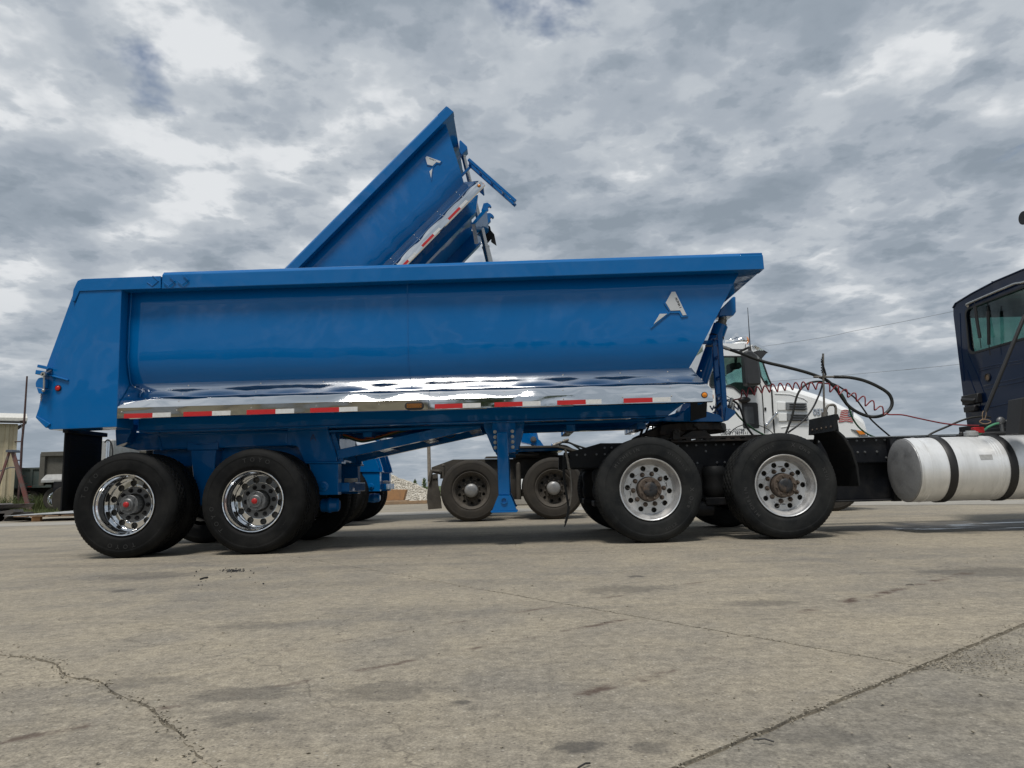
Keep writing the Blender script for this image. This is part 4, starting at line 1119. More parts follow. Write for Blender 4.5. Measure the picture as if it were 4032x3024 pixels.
# quarter fender with hose post
qf = Q1('quarter_fender', MB().prism(XZ('I', 7.3, (1208, 262), (1228, 245), (1318, 322), (1405, 465), (1462, 640), (1492, 868), (1472, 872), (1440, 660), (1385, 490), (1300, 345)), 7.30, 7.86), M['flap'], .004)
part(qf, 'fender_bracket', MB().prism([(3.30, 1.245), (3.345, 1.245), (3.36, 1.19), (3.335, 1.18), (3.335, 1.165), (3.34, 1.07), (3.28, 1.07)], 7.30, 7.93), M['flap'], .004)
part(qf, 'fender_arm', MB().cyl((3.33, 7.8, 1.12), (3.40, 8.05, .98), .025), M['frame'])
q = MB()
for i in range(5): q.lathe([(0, .016), (-.01, .012), (-.012, .001)], (3.288, 7.36 + i * .115, 1.118), 'x', 10)
part(qf, 'fender_bolts', q, M['rust'], kind='stuff')
pY = 7.78
pogo = Q1('hose_post', MB().tube([at('H', u, v, pY) for u, v in ((1357, 255), (1360, 480), (1365, 700), (1372, 960))], .011, 10).cyl(at('H', 1372, 895, pY), at('H', 1374, 975, pY), .032, .034, 16), M['pipe'], 0)
part(pogo, 'guard_loop', MB().tube(smooth_path([at('H', u, v, pY) for u, v in ((1385, 975), (1388, 880), (1410, 825), (1450, 812), (1482, 820), (1496, 860), (1490, 975))], 6), .014, 10), M['pipe'])
q = MB()
for i in range(40):
    t = i / 39
    p = at('H', 1345 + 8 * math.sin(i * .9), 295 + t * 170, pY - .02)
    q.ball(p, .006, 6)
part(pogo, 'post_chain', q, M['dark'])
part(pogo, 'post_strap', MB().tube(smooth_path([at('H', u, v, pY - .02) for u, v in ((1340, 330), (1362, 400), (1378, 450), (1388, 490))], 4), .010, 8), M['flap'])
part(pogo, 'hose_clamp', MB().cyl(at('H', 1255, 510, 8.15), at('H', 1480, 508, 8.15), .013, n=10).cyl(at('H', 1375, 500, 7.76), at('H', 1375, 506, 8.18), .018, n=10), M['pipe'])
# fuel tank
tx0, tx1, ty, tz, trd = 4.135, 6.4, 7.64, .655, .337
tank = Q1('fuel_tank', MB().lathe([(tx0 + .03, trd - .004), (tx0 + .012, trd), (tx0 + .05, trd)] + [(tx0 + .05 + i * .1, trd) for i in range(1, 22)] + [(tx1, trd), (tx1, .001)], (0, ty, tz), 'x', 64), M['tank'], 0)
part(tank, 'tank_end', MB().lathe([(tx0 + .028, trd - .003), (tx0 + .004, trd - .010), (tx0, trd - .022), (tx0 - .008, .22), (tx0 - .012, .001)], (0, ty, tz), 'x', 64), M['tankend'])
for u in (860, 1352):
    xs = at('K', u, 800, 7.32).x
    part(tank, 'tank_strap', MB().lathe([(xs - .04, trd - .001), (xs - .04, trd + .008), (xs - .034, trd + .012), (xs + .034, trd + .012), (xs + .04, trd + .008), (xs + .04, trd - .001)], (0, ty, tz), 'x', 64), M['black'])
    part(tank, 'tank_bracket', MB().box(xs - .05, xs + .05, 7.9, 8.03, .33, .98), M['frame'], .004)
for u in (690, 1230, 1252, 1275):
    xs = at('K', u, 800, 7.32).x
    part(tank, 'tank_rib', MB().lathe([(xs - .006, trd - .001), (xs, trd + .004), (xs + .006, trd - .001)], (0, ty, tz), 'x', 64), M['tank'])
c = at('K', 1030, 655, 7.6)
part(tank, 'filler_cap', MB().lathe([(.97, .055), (1.0, .055), (1.0, .070), (1.035, .070), (1.042, .06), (1.042, .001)], (c.x, 7.62, 0), 'z', 28).box(c.x - .05, c.x + .05, 7.61, 7.63, 1.04, 1.056), M['galv'], 0)
part(tank, 'tank_label', MB().add([(x, ty - math.sqrt(trd ** 2 - (z - tz) ** 2) - .002, z) for x, z in XZ('K', 7.33, (1085, 810), (1190, 808), (1190, 850), (1090, 853))], [(0, 1, 2, 3)]), M['galv'])
part(tank, 'vent_fitting', MB().cyl(at('K', 905, 655, 7.7), at('K', 950, 640, 7.7), .012, n=8).ball(at('K', 938, 638, 7.7), .022), M['black'])
# brackets and boxes under the frame
Q1('step_bracket', MB().prism(XZ('K', 8.0, (335, 680), (385, 680), (410, 900), (432, 1188), (372, 1190), (350, 900)), 7.94, 8.02), M['frame'])
Q1('battery_box', MB().box(3.55, 4.35, 8.12, 8.6, .345, .76).box(3.4, 4.28, 7.97, 8.5, .325, .345), M['frame'], .006)
Q1('deck_edge', MB().box(3.55, 5.6, 7.99, 8.04, 1.028, 1.040), M['rod'], .002)  # bright metal strip standing in for the highlight along the rail top
# cab (rear wall faces the trailer)
CX = 5.95
prof = [(9.33, 1.18), (9.345, 1.6), (9.35, 2.70), (9.335, 2.80), (9.27, 2.845), (8.93, 2.885), (8.48, 2.915), (8.0, 2.915), (7.5, 2.885), (7.25, 2.845), (7.19, 2.80), (7.175, 2.70), (7.18, 1.6), (7.20, 1.18)]
win = rounded([(9.07, 2.70), (9.09, 2.14), (7.45, 2.14), (7.47, 2.70)], .09, 6)
def swap(mb): mb.v = [(y, x, z) for x, y, z in mb.v]; return mb
inner = [(YC - .24 + (y - YC + .24) * .955, 1.18 + (z - 1.18) * .965) for y, z in prof]
arch = prof[2:12]; n = len(arch); cyy = 8.26
arch_in = [(cyy + (y - cyy) * .955, z - .055) for y, z in arch]
outl_ = arch + arch_in[::-1]
cab = Q1('cab', swap(MB().prism(outl_, CX + .031, 7.5)), M['cabblue'], 0)
for y0, y1 in ((9.295, 9.345), (7.180, 7.230)):
    part(cab, 'door_panel', MB().box(CX + .031, 7.5, y0, y1, 1.18, 2.12), M['cabblue'])
    part(cab, 'side_glass', MB().box(6.16, 7.28, (y0 + y1) / 2 - .003, (y0 + y1) / 2 + .003, 2.11, 2.72), M['darkglass'])
    for x in (CX + .031, 7.28): part(cab, 'door_pillar', MB().box(x, x + .16, y0 + .001, y1 - .001, 2.119, 2.70), M['cabblue'])
part(cab, 'rear_wall', swap(MB().holed(prof, [win], CX, CX + .03)), M['cabblue'])
part(cab, 'front_wall', swap(MB().holed(inner, [rounded([(9.2, 2.78), (9.2, 1.75), (7.32, 1.75), (7.32, 2.78)], .1, 5)], 7.40, 7.44)), M['interior'])
part(cab, 'floor', MB().box(CX + .03, 7.45, 7.25, 9.28, 1.19, 1.25), M['interior'])
part(cab, 'seat', MB().box(6.35, 6.5, 7.6, 8.1, 1.5, 2.12), M['interior'], .04)
q = MB(); m = len(win); cy, cz = 8.27, 2.42
ring2 = [(cy + (y - cy) * 1.035, cz + (z - cz) * 1.09) for y, z in win]
q.add([(CX - .012, y, z) for y, z in win] + [(CX - .012, y, z) for y, z in ring2] + [(CX + .005, y, z) for y, z in ring2] + [(CX + .02, y, z) for y, z in win],
      [(i, (i + 1) % m, m + (i + 1) % m, m + i) for i in range(m)] + [(m + i, m + (i + 1) % m, 2 * m + (i + 1) % m, 2 * m + i) for i in range(m)] + [(3 * m + i, 3 * m + (i + 1) % m, (i + 1) % m, i) for i in range(m)])
part(cab, 'window_gasket', q, M['black'])
part(cab, 'rear_window', MB().prismx(win, CX + .012, CX + .016), M['darkglass'])
part(cab, 'windscreen', MB().box(7.415, 7.42, 7.30, 9.22, 1.73, 2.79), M['darkglass'])
q = MB()
for l in (((400, 405), (412, 690), (440, 1000)), ((465, 905), (530, 1080), (600, 1255)), ((470, 760), (560, 960), (645, 1190)), ((570, 908), (760, 868), (956, 832)), ((612, 1036), (780, 1000), (956, 962)), ((630, 1070), (800, 1030), (956, 1000)), ((660, 1228), (800, 1195), (956, 1160)), ((450, 1260), (545, 1240)), ((570, 885), (956, 808))):
    q.tube([onx('W', u, v, CX + .002) for u, v in l], .007, 6)
part(cab, 'pressed_ribs', q, M['cabblue'])
part(cab, 'roof_rail', MB().tube(smooth_path([onx('W', u, v, CX - .03) for u, v in ((455, 335), (470, 322), (600, 265), (800, 180), (880, 148), (956, 134), (1100, 70))], 5), .017, 10).cyl(onx('W', 465, 345, CX - .03), onx('W', 465, 345, CX + .01), .014), M['rod'])
part(cab, 'drip_moulding', MB().tube([(CX - .004, y, z) for y, z in prof[3:11]], .011, 8), M['cabblue'])
c = onx('W', 640, 965, CX - .003)
part(cab, 'port_ring', MB().lathe([(0, .052), (-.012, .050), (-.012, .040), (.0, .038)], c, 'x', 24), M['black'])
part(cab, 'port_cap', MB().lathe([(-.004, .038), (-.006, .001)], c, 'x', 24), M['wood'])
p = onx('W', 505, 1175, CX - .03)
part(cab, 'hose_bracket', MB().box(CX - .06, CX, p.y - .16, p.y + .17, p.z - .03, p.z + .09).box(CX - .08, CX - .02, p.y - .10, p.y + .12, p.z - .13, p.z - .06).cyl((CX - .05, p.y - .1, p.z), (CX - .05, p.y + .16, p.z + .04), .03), M['black'], .006)
for uv in (((522, 300), (548, 480), (572, 620)), ((640, 345), (648, 520), (650, 680))):
    a, b, c_ = (onx('W', u, v, CX - .07) for u, v in uv)
    hg = part(cab, 'spring_hanger', MB().tube([a, a.lerp(b, .25)], .006, 6).tube([a.lerp(b, .25), b, c_], .019, 10).tube([c_, c_ + Vector((0, 0, -.13))], .005, 6), M['black'])
part(cab, 'roof_antenna', MB().cyl(onx('J', 1363, 740, 6.3), onx('J', 1363, 728, 6.3), .010, n=8).ball(onx('J', 1363, 742, 6.3), .012, 8), M['black'])
Q1('cab_underframe', MB().box(5.75, 7.3, 7.35, 9.2, 1.02, 1.19).box(5.70, 5.80, 7.9, 9.1, 1.02, 1.12), M['frame'], .006)
for y in (8.07, 8.93): Q1('cab_mount', MB().box(5.9, 6.1, y - .05, y + .05, 1.0, 1.19), M['frame'])
st = Q1('exhaust_stack', MB().tube(smooth_path([(5.99, 7.66, 1.1), (5.99, 7.66, 2.0), (5.99, 7.66, 3.05), (5.975, 7.66, 3.28), (5.90, 7.66, 3.40), (5.77, 7.66, 3.415)], 6), .078, 20), M['black'], 0) if False else None
st = Q1('exhaust_stack', MB().tube([(5.84, 7.06, .98), (5.84, 7.06, 3.02)], .075, 20).tube(smooth_path([(5.84, 7.06, 3.0), (5.835, 7.06, 3.10), (5.78, 7.06, 3.175), (5.68, 7.06, 3.20), (5.33, 7.06, 3.20)], 5), .070, 20), M['black'], 0)
part(st, 'stack_brace', MB().tube([at('W', 620, 1262, 7.3), at('W', 956, 440, 7.15), (5.78, 7.07, 2.75)], .019, 10), M['black'])
part(st, 'stack_foot', MB().prism(XZ('W', 7.15, (880, 1460), (905, 1150), (1000, 1130), (1100, 1460)), 7.10, 7.30).beam((5.5, 7.3, 1.0), (5.5, 8.06, .98), .08, .06), M['black'], .005)
q = MB().box(*[f(at('W', u, 1420, 7.9).x for u in (510, 605)) for f in (min, max)], 7.88, 7.94, at('W', 560, 1450, 7.9).z, at('W', 560, 1398, 7.9).z)
Q1('gladhand', q, plain('red_gladhand', (.40, .012, .015), .4), .008)
Q1('gladhand', MB().ball(at('W', 755, 1345, 8.1), .05, 12, (1, .6, 1)).cyl(at('W', 755, 1345, 8.1), at('W', 770, 1440, 8.1), .02), M['hubgrey'], 0)
Q1('valve_bar', MB().box(5.3, 5.9, 8.07, 8.11, 1.02, 1.06), M['hubgrey'], 0)
Q1('air_line', MB().tube(smooth_path([at('W', u, v, 7.9) for u, v in ((560, 1462), (590, 1440), (640, 1400), (700, 1372), (735, 1365))], 5), .012, 8), plain('pale_green_hose', (.09, .30, .17), .4), 0)
Q1('air_line', MB().tube(smooth_path([at('W', u, v, 8.1) for u, v in ((800, 1340), (850, 1345), (885, 1365), (930, 1420))], 5), .008, 8), M['bolt'], 0)
Q1('wire_loop', MB().tube(smooth_path([at('W', u, v, 7.85) for u, v in ((570, 1345), (600, 1330), (655, 1340), (665, 1355), (620, 1370), (575, 1358), (570, 1345))], 5), .005, 6).tube(smooth_path([at('W', u, v, 7.85) for u, v in ((600, 1340), (592, 1300), (600, 1262), (622, 1258), (625, 1290), (612, 1335))], 5), .004, 6), M['wood'], 0)

# ------------------------------------------------------------------ hoses strung between tractor and trailer
def hose(name, pts, r, mat, label, cat='hose', n=7, sides=10):
    return solo(name, MB().tube(smooth_path(pts, n), r, sides), mat, label, cat, 'lines between tractor and trailer')
def HP(Y, *uv): return [at('H', u, v, Y) for u, v in uv]
big = HP(8.25, (285, 190), (360, 217), (470, 255), (700, 340), (950, 400), (1150, 452), (1300, 502)) + HP(8.18, (1400, 548), (1500, 640), (1570, 742), (1640, 830), (1750, 902), (1880, 942)) + HP(8.10, (2000, 928), (2085, 860), (2108, 780), (2068, 690), (1950, 612), (1800, 548), (1650, 516)) + HP(8.15, (1540, 510), (1475, 509))
hh = thing('hydraulic_hose', 'thick black hydraulic hose looping from the blue hoist over the post', 'hose', big[0], 'lines between tractor and trailer')
part(hh, 'hose_body', MB().tube(smooth_path(big, 8), .0185, 12), M['hose'])
part(hh, 'hose_fitting', MB().tube([big[0] + Vector((-.06, 0, .022)), big[0] + Vector((.06, 0, -.022))], .021, 12), M['bolt'])
part(hh, 'hose_fitting', MB().tube([big[0] + Vector((-.22, .02, .03)), big[0] + Vector((-.06, 0, .022))], .014, 10), M['pipe'])
def coil(a, b, turns, rad, sag=0.0):
    a = Vector(a); b = Vector(b); d = (b - a).normalized(); n1 = Vector((0, 0, 1)); n1 = (n1 - d * n1.dot(d)).normalized(); n2 = d.cross(n1)
    o = []; N_ = int(turns * 16)
    for i in range(N_ + 1):
        t = i / N_; th = 2 * math.pi * turns * t
        c = a.lerp(b, t) + Vector((0, 0, sag * (4 * t * (1 - t))))
        rr = rad * (1 + .12 * math.sin(i * .11))
        o.append(c + n1 * math.cos(th) * rr + n2 * math.sin(th) * rr * .35)
    return o
cy_ = 8.05
pts = smooth_path(HP(8.1, (355, 762), (410, 755), (455, 742), (468, 720)), 4)
pts += coil(at('H', 478, 690, cy_), at('H', 1315, 610, cy_), 10, .043, .03)
pts += coil(at('H', 1400, 620, cy_), at('H', 2030, 890, cy_), 6.5, .043, .03)
pts += smooth_path([at('H', 2045, 905, cy_), at('K', 350, 482, cy_), at('K', 460, 485, cy_), at('K', 600, 515, cy_), at('K', 800, 555, cy_), at('K', 950, 568, 8.0), at('K', 1085, 572, 7.95)], 6)
solo('coiled_air_hose', MB().tube(pts, .0078, 8), M['hosered'], 'red coiled air hose stretched across the gap below the thick hose', 'hose', 'lines between tractor and trailer')
hose('air_hose', HP(8.25, (1345, 560), (1280, 560), (1200, 577), (1130, 625), (1080, 700), (1050, 800), (1020, 940), (985, 1040), (950, 1130)), .0125, M['hose'], 'black hose dropping left of the grille vents from the post')
hose('air_hose', HP(8.3, (1350, 585), (1330, 660), (1300, 735), (1250, 840), (1170, 955), (1080, 1040), (975, 1115)), .0105, M['mirror_black'], 'grey hose curving down across the lower vent to the wheel')
hose('air_hose', HP(8.3, (1390, 560), (1460, 580), (1550, 625), (1640, 690), (1710, 745), (1790, 850), (1860, 950), (1950, 1040), (2105, 1172)), .0095, M['hose'], 'thin black hose falling right of the flag to the frame')
hose('air_hose', HP(8.35, (1560, 690), (1600, 760), (1640, 850), (1680, 960), (1750, 1060), (1850, 1135), (1950, 1172), (2000, 1180)), .0095, M['hosegreen'], 'green hose falling past the flag decal to the black frame')
hose('air_hose', [at('T', u, v, 8.2) for u, v in ((1420, 470), (1500, 390), (1600, 340), (1700, 345), (1790, 405), (1850, 520), (1890, 640), (1950, 800), (2010, 890), (2090, 985))], .013, M['hose'], 'black hose arching from the blue gladhand box over the door text')
hose('air_hose', [at('T', u, v, 8.25) for u, v in ((1660, 470), (1720, 510), (1830, 640), (1950, 750), (2100, 860), (2230, 930), (2330, 980))], .011, M['hosegreen'], 'dark green hose running down across the white door')
hose('electric_cable', [at('T', u, v, 8.3) for u, v in ((1640, 930), (1700, 860), (1790, 800), (1890, 765), (1990, 746), (2110, 760), (2230, 800), (2330, 850), (2420, 930))], .005, M['hose'], 'thin black cable bowed low across the white door text', 'cable')
hose('electric_cable', [at('T', u, v, 8.2) for u, v in ((1400, 470), (1420, 280), (1470, 235), (1540, 235), (1620, 275), (1690, 330))], .004, M['hose'], 'thin black cable bowed over the foot of the hose ladder', 'cable')
hose('electric_cable', [at('T', u, v, 8.1) for u, v in ((1440, 520), (1460, 640), (1500, 770), (1550, 870), (1600, 935))], .005, M['hose'], 'thin black cable hanging beside the fifth wheel plate', 'cable')
hose('air_hose', [at('K', u, v, 8.05) for u, v in ((655, 662), (720, 625), (830, 578), (930, 535), (1020, 508), (1110, 498), (1180, 505))], .011, M['hose'], 'black hose rising from the frame behind the silver tank to the cab')
for k, (p0, p1, p2) in enumerate((((165, 740), (130, 850), (90, 960)), ((262, 735), (215, 840), (160, 960)), ((310, 735), (305, 850), (300, 960)))):
    hose('air_hose', [at('T', *p0, 8.6) + Vector((0, 0, .05)), at('T', *p0, 8.6), at('T', *p1, 8.6), at('T', *p2, 8.6)], (.016, .012, .010)[k], M['hose'], ('thick', 'middle', 'rightmost')[k] + ' black hose hanging between the trailer nose and the frame')
# ------------------------------------------------------------------ dump trailer with raised body, one lane behind
YC2 = 13.4
TR2 = thing('dump_trailer', 'blue dump trailer with its body tipped up against the sky, behind the lowered one', 'trailer', (-2.5, YC2, 0), 'blue dump trailers')
qc = at('D', 1450, 85, 12.1)
MT = Matrix.Translation((qc.x, 12.1, qc.z)) @ Matrix.Rotation(R(-45.4), 4, 'Y') @ Matrix.Translation((-2.65, -7.2, -2.955))
def copy_tree(o, parent, wm, skip=()):
    """copy a part with its sub-parts under another thing; wm places the copy of a world-built mesh"""
    c = o.copy(); COL.objects.link(c); c.parent = parent
    c.matrix_parent_inverse = WM[parent.name].inverted(); c.matrix_basis = wm @ WM[o.name]
    WM[c.name] = wm @ WM[o.name]
    for ch in list(o.children):
        if any(ch.name.startswith(s) for s in skip): continue
        d = ch.copy(); COL.objects.link(d); d.parent = c
        WM[d.name] = wm @ WM[ch.name]
    return c
b2 = copy_tree(body1, TR2, MT, ('rubber_guard', 'ladder'))
for y in (8.05, 8.27):
    part(b2, 'ladder_rail', MB().beam((2.445, y, 1.03), (2.445, y, 2.27), .055, .055, (0, 1, 0)), M['blue'], .004, wm=MT)
for z in (1.06, 1.36, 1.66, 1.96, 2.24):
    part(b2, 'ladder_rung', MB().box(2.427, 2.463, 8.078, 8.242, z - .016, z + .016), M['blue'], .003, wm=MT)
part(b2, 'ladder_bracket', MB().box(xf(2.22) - .02, 2.42, 8.25, 8.29, 2.20, 2.24), M['blue'], wm=MT)
MS = Matrix.Translation((-.46, 4.9, 0))
want = ('suspension_beam', 'beam_collar', 'hanger_saddle', 'spring_hanger', 'mud_flap', 'axle', 'wheel', 'valve_block', 'brake_chamber')
for o in list(TR1.children):
    base = o.name.split('.')[0]
    if base in want: copy_tree(o, TR2, MS, ('lug_nut', 'lettering'))
copy_tree(next(o for o in TR1.children if o.name == 'cross_tube'), TR2, MS)
def P2(name, mb, mat, bev=.004, **k): return part(TR2, name, mb, mat, bev, **k)
P2('hinge_shaft', MB().cyl((-4.55, 12.5, 1.32), (-4.55, 14.3, 1.32), .06), M['blue'], 0)
P2('coupler', MB().box(-.1, .9, 12.95, 13.85, 1.20, 1.262), M['blue'])
ft = P2('cylinder_foot', MB().prism(XZ('F', 13.3, (1350, 215), (1440, 262), (1540, 330), (1588, 400), (1360, 350)), 13.28, 13.34).prism(XZ('F', 13.3, (1350, 215), (1440, 262), (1540, 330), (1588, 400), (1360, 350)), 13.48, 13.54).box(.05, .55, 13.30, 13.52, 1.258, 1.32), M['blue'])
c = at('F', 1475, 320, 13.27)
part(ft, 'foot_pin', MB().lathe([(0, .055), (-.02, .055), (-.02, .035), (-.05, .033), (-.05, .001)], c, n=20), M['hubgrey'])
f0 = at('F', 1475, 330, 13.41); f1 = at('D', 1603, 520, 13.41)
fax = (f1 - f0).normalized()
Lc = (f1 - f0).length
hy = P2('hoist_cylinder', MB().cyl(f0, f0 + fax * 1.15, .105, n=28).ball(f0, .105, 16), M['blue'], 0)
zs = [(1.15, .092), (2.30, .078), (3.75, .064), (4.75, .052), (Lc, .045)]
k0 = 1.13
kk = (at('N', 952, 1250, 13.41) - f0).length
k1 = (at('N', 870, 790, 13.41) - f0).length
for a, b, r in ((1.13, 2.4, .090), (2.38, kk, .070), (kk - .02, k1 + .55, .054), (k1 + .5, Lc, .045)):
    part(hy, 'cylinder_stage', MB().cyl(f0 + fax * a, f0 + fax * b, r, n=28).cyl(f0 + fax * (b - .03), f0 + fax * b, r + .006, n=28), M['rod'])
cl1 = [(940, 470), (1010, 455), (1060, 490), (1085, 530), (1070, 545), (1045, 528), (1020, 545), (1030, 590), (1000, 612), (900, 600)]
cl2 = [(960, 655), (1060, 645), (1110, 680), (1132, 715), (1105, 740), (1082, 716), (1060, 745), (1072, 790), (950, 912), (860, 850)]
P2('pivot_claw', MB().prism(XZ('N', 12.95, *cl1), 12.93, 12.99), M['blue'])
P2('pivot_claw', MB().prism(XZ('N', 13.75, *cl2), 13.72, 13.80), M['blue'])
P2('claw_tube', MB().prism(XZ('N', 12.8, (715, 845), (945, 568), (1002, 602), (790, 842)), 12.78, 13.9), M['blue'])
P2('rubber_guard', MB().prism(XZ('N', 13.9, (1010, 850), (1060, 890), (1075, 960), (1135, 1030), (1176, 1232), (1076, 1162), (1080, 1108), (1010, 1190), (940, 1100)), 13.88, 13.92), M['flap'])

# ------------------------------------------------------------------ white tractor, one lane behind
YW = 12.5; YCW = 13.75
def mw(y): return 2 * YCW - y
TK2 = thing('semi_truck', 'white tractor with chrome visor and flag decal on its hood, behind the hoses', 'truck', (3, YCW, 0), 'tractor units')
def Q2(name, mb, mat, bev=.004, **k): return part(TK2, name, mb, mat, bev, **k)
for i, x in enumerate((-.765, .675)):
    add_wheel(TK2, 'dusty', (x, YW, .535), 0, .3 + i * .8)
    add_wheel(TK2, 'dusty', (x, mw(YW), .535), math.pi, .1, few=True)
    Q2('axle', MB().cyl((x, YW + .3, .535), (x, mw(YW + .3), .535), .075).ball((x, YCW, .535), .22, 16), M['dustframe'], 0)
add_wheel(TK2, 'dusty', (5.55, YW + .05, .535), 0, .3, few=True)
add_wheel(TK2, 'dusty', (5.55, mw(YW + .05), .535), math.pi, .3, few=True)
Q2('front_axle', MB().box(5.48, 5.62, YW + .3, mw(YW + .3), .42, .53), M['frame'])
fr2 = XZ('F', 13.3, (492, 590), (700, 515), (1000, 512))
for y in (13.25, 14.17):
    Q2('frame_rail', MB().prism([(fr2[0][0], fr2[0][1] - .10)] + fr2 + [(5.9, .98), (5.9, .72), (-.9, .72)], y, y + .08), M['dustframe'])
for x in (-1.2, 0, 1.2, 2.4, 3.6): Q2('frame_cross_member', MB().box(x, x + .1, 13.33, 14.17, .76, .95), M['dustframe'])
Q2('slider_rail', MB().prism(XZ('F', 13.2, (1000, 505), (1020, 486), (1115, 484), (1800, 470), (1800, 500)), 13.15, 13.25), M['dustframe'])
Q2('fifth_wheel', MB().prismz([(.35 + .5 * math.cos(t * .2) * (1 if math.cos(t * .2) > 0 else .75), YCW + .5 * math.sin(t * .2)) for t in range(31)], 1.10, 1.195).box(.1, .6, 13.3, 14.2, .98, 1.10), M['dustframe'], .01)
Q2('deck_fender', MB().prism(thick(XZ('F', 12.9, (1330, 408), (1700, 402), (1780, 418), (1850, 440), (1930, 470)), .035), 12.7, 13.3), M['dustframe'])
Q2('air_pipe', MB().tube([at('F', u, v, 13.0) for u, v in ((1260, 455), (1330, 468), (1440, 470), (1530, 465))], .03, 10).ball(at('F', 1300, 460, 12.98), .06).tube([at('F', 1410, 425, 13.0), at('F', 1525, 465, 13.0)], .016, 8), M['dustframe'], 0)
for u in (1330, 600):
    Q2('shock_absorber', MB().cyl(at('F', u, 560 if u > 1000 else 585, 12.95), at('F', u + (5 if u > 1000 else -5), 900 if u > 1000 else 700, 12.95), .045, n=14).ball(at('F', u, 560 if u > 1000 else 575, 12.95), .035), M['dustframe'], 0)
for y in (13.1, 14.4):
    Q2('air_spring', MB().lathe([(.35, .001), (.35, .12), (.45, .14), (.62, .14), (.72, .12), (.72, .001)], (-.05, y, 0), 'z', 20), M['rubber_dusty'], 0)
    Q2('walking_beam', MB().box(-1.0, .9, y - .05, y + .05, .40, .52), M['dustframe'], .01)
for k in range(3):
    Q2('air_line', MB().tube(smooth_path([at('F', u, v, 13.0) for u, v in ((1285 + k * 12, 690), (1312 + k * 6, 730), (1300 - k * 8, 790), (1270, 830))], 5), .012, 6), M['hose'], 0)
# rear mud flap on a bent pipe
mf = Q2('mud_flap', MB().prism(XZ('F', 12.75, (505, 655), (550, 650), (555, 760), (575, 850), (590, 988), (458, 998), (444, 890), (452, 800), (480, 700)), 12.74, 12.76), M['dustframe'], 0)
part(mf, 'flap_pipe', MB().tube([at('F', 560, 632, 12.8), at('F', 490, 625, 12.75), at('F', 468, 725, 12.72)], .035, 12).cyl(at('F', 560, 632, 12.8), at('F', 600, 640, 13.26), .035), M['dustframe'])
part(mf, 'flap_clamp', MB().prism(XZ('F', 12.73, (500, 660), (548, 655), (548, 695), (500, 700)), 12.72, 12.78), M['dustframe'])
# cab
YS = 12.6; YT = mw(YS)
def CXZ(*uv): return XZ('Y', YS, *uv)
side = CXZ((-60, 270), (380, 268), (800, 282), (960, 330), (1050, 420), (1150, 600), (1290, 990), (1362, 1135), (1340, 1180))
zb = at('H', 200, 1150, YS).z
side = side + [(side[-1][0] - .02, zb), (side[0][0], zb)]
winp = rounded(CXZ((100, 540), (900, 540), (1010, 620), (1040, 900), (1022, 1240), (960, 1300), (720, 1297), (560, 1160), (440, 1138), (110, 1165), (80, 1120)), .03, 4)
qtr = rounded(CXZ((1062, 640), (1140, 600), (1282, 1000), (1345, 1128), (1225, 1122), (1120, 940)), .02, 3)
cabw = Q2('cab', MB().holed(side, [winp, qtr], YS, YS + .05), M['white'], .008)
pc = lambda name, mb, mat, bev=0.0, **k: part(cabw, name, mb, mat, bev, **k)
pc('cab_side', MB().holed(side, [winp, qtr], YT - .05, YT), M['white'])
ro = CXZ((-60, 268), (380, 266), (800, 280), (960, 328), (1050, 418), (1120, 540))
pc('roof', MB().prism(thick(ro, -.05), YS + .002, YT - .002), M['white'], .01)
pc('rear_wall', MB().box(side[0][0] + .002, side[0][0] + .05, YS + .052, YT - .052, zb, 2.9), M['white'])
pc('floor', MB().box(side[0][0] + .05, 4.6, YS + .06, YT - .06, zb + .02, zb + .08), M['interior'])
a, b = CXZ((1125, 545), (1345, 1128))
pc('windscreen', MB().prism([(a[0] - .02, a[1]), (a[0] - .008, a[1]), (b[0] - .008, b[1]), (b[0] - .02, b[1])], YS + .055, YT - .055), M['glass'])
pc('side_window', MB().prism(winp, YS + .02, YS + .028), M['glass'])
pc('side_window', MB().prism(winp, YT - .03, YT - .022), M['glass'])
pc('quarter_window', MB().prism(qtr, YS + .02, YS + .028), M['glass'])
def gasket(loop, y, t):
    cx_ = sum(p[0] for p in loop) / len(loop); cz_ = sum(p[1] for p in loop) / len(loop)
    lp = [(x, y, z) for x, z in loop]
    return MB().tube(lp + lp[:2], t, 6, False)
pc('window_gasket', gasket(winp, YS - .002, .016), M['mirror_black'])
pc('window_gasket', gasket(qtr, YS - .002, .014), M['mirror_black'])
pc('dashboard', MB().prism(CXZ((500, 1090), (620, 1045), (1280, 1060), (1330, 1150), (1000, 1290), (560, 1200)), YS + .1, YT - .1), M['interior'])
pc('seat', MB().prism(CXZ((150, 800), (280, 780), (330, 1300), (180, 1300)), YS + .25, YS + .8).prism(CXZ((150, 800), (280, 780), (330, 1300), (180, 1300)), YT - .8, YT - .25), M['interior'], .03)
pc('inner_mirror', MB().prism(XZ('Y', 13.0, (420, 710), (540, 670), (690, 660), (735, 750), (680, 790), (560, 800), (540, 850), (430, 900)), 12.98, 13.04).prism(XZ('Y', 13.0, (580, 540), (640, 540), (640, 670), (585, 670)), 13.0, 13.03), M['interior'], .01)
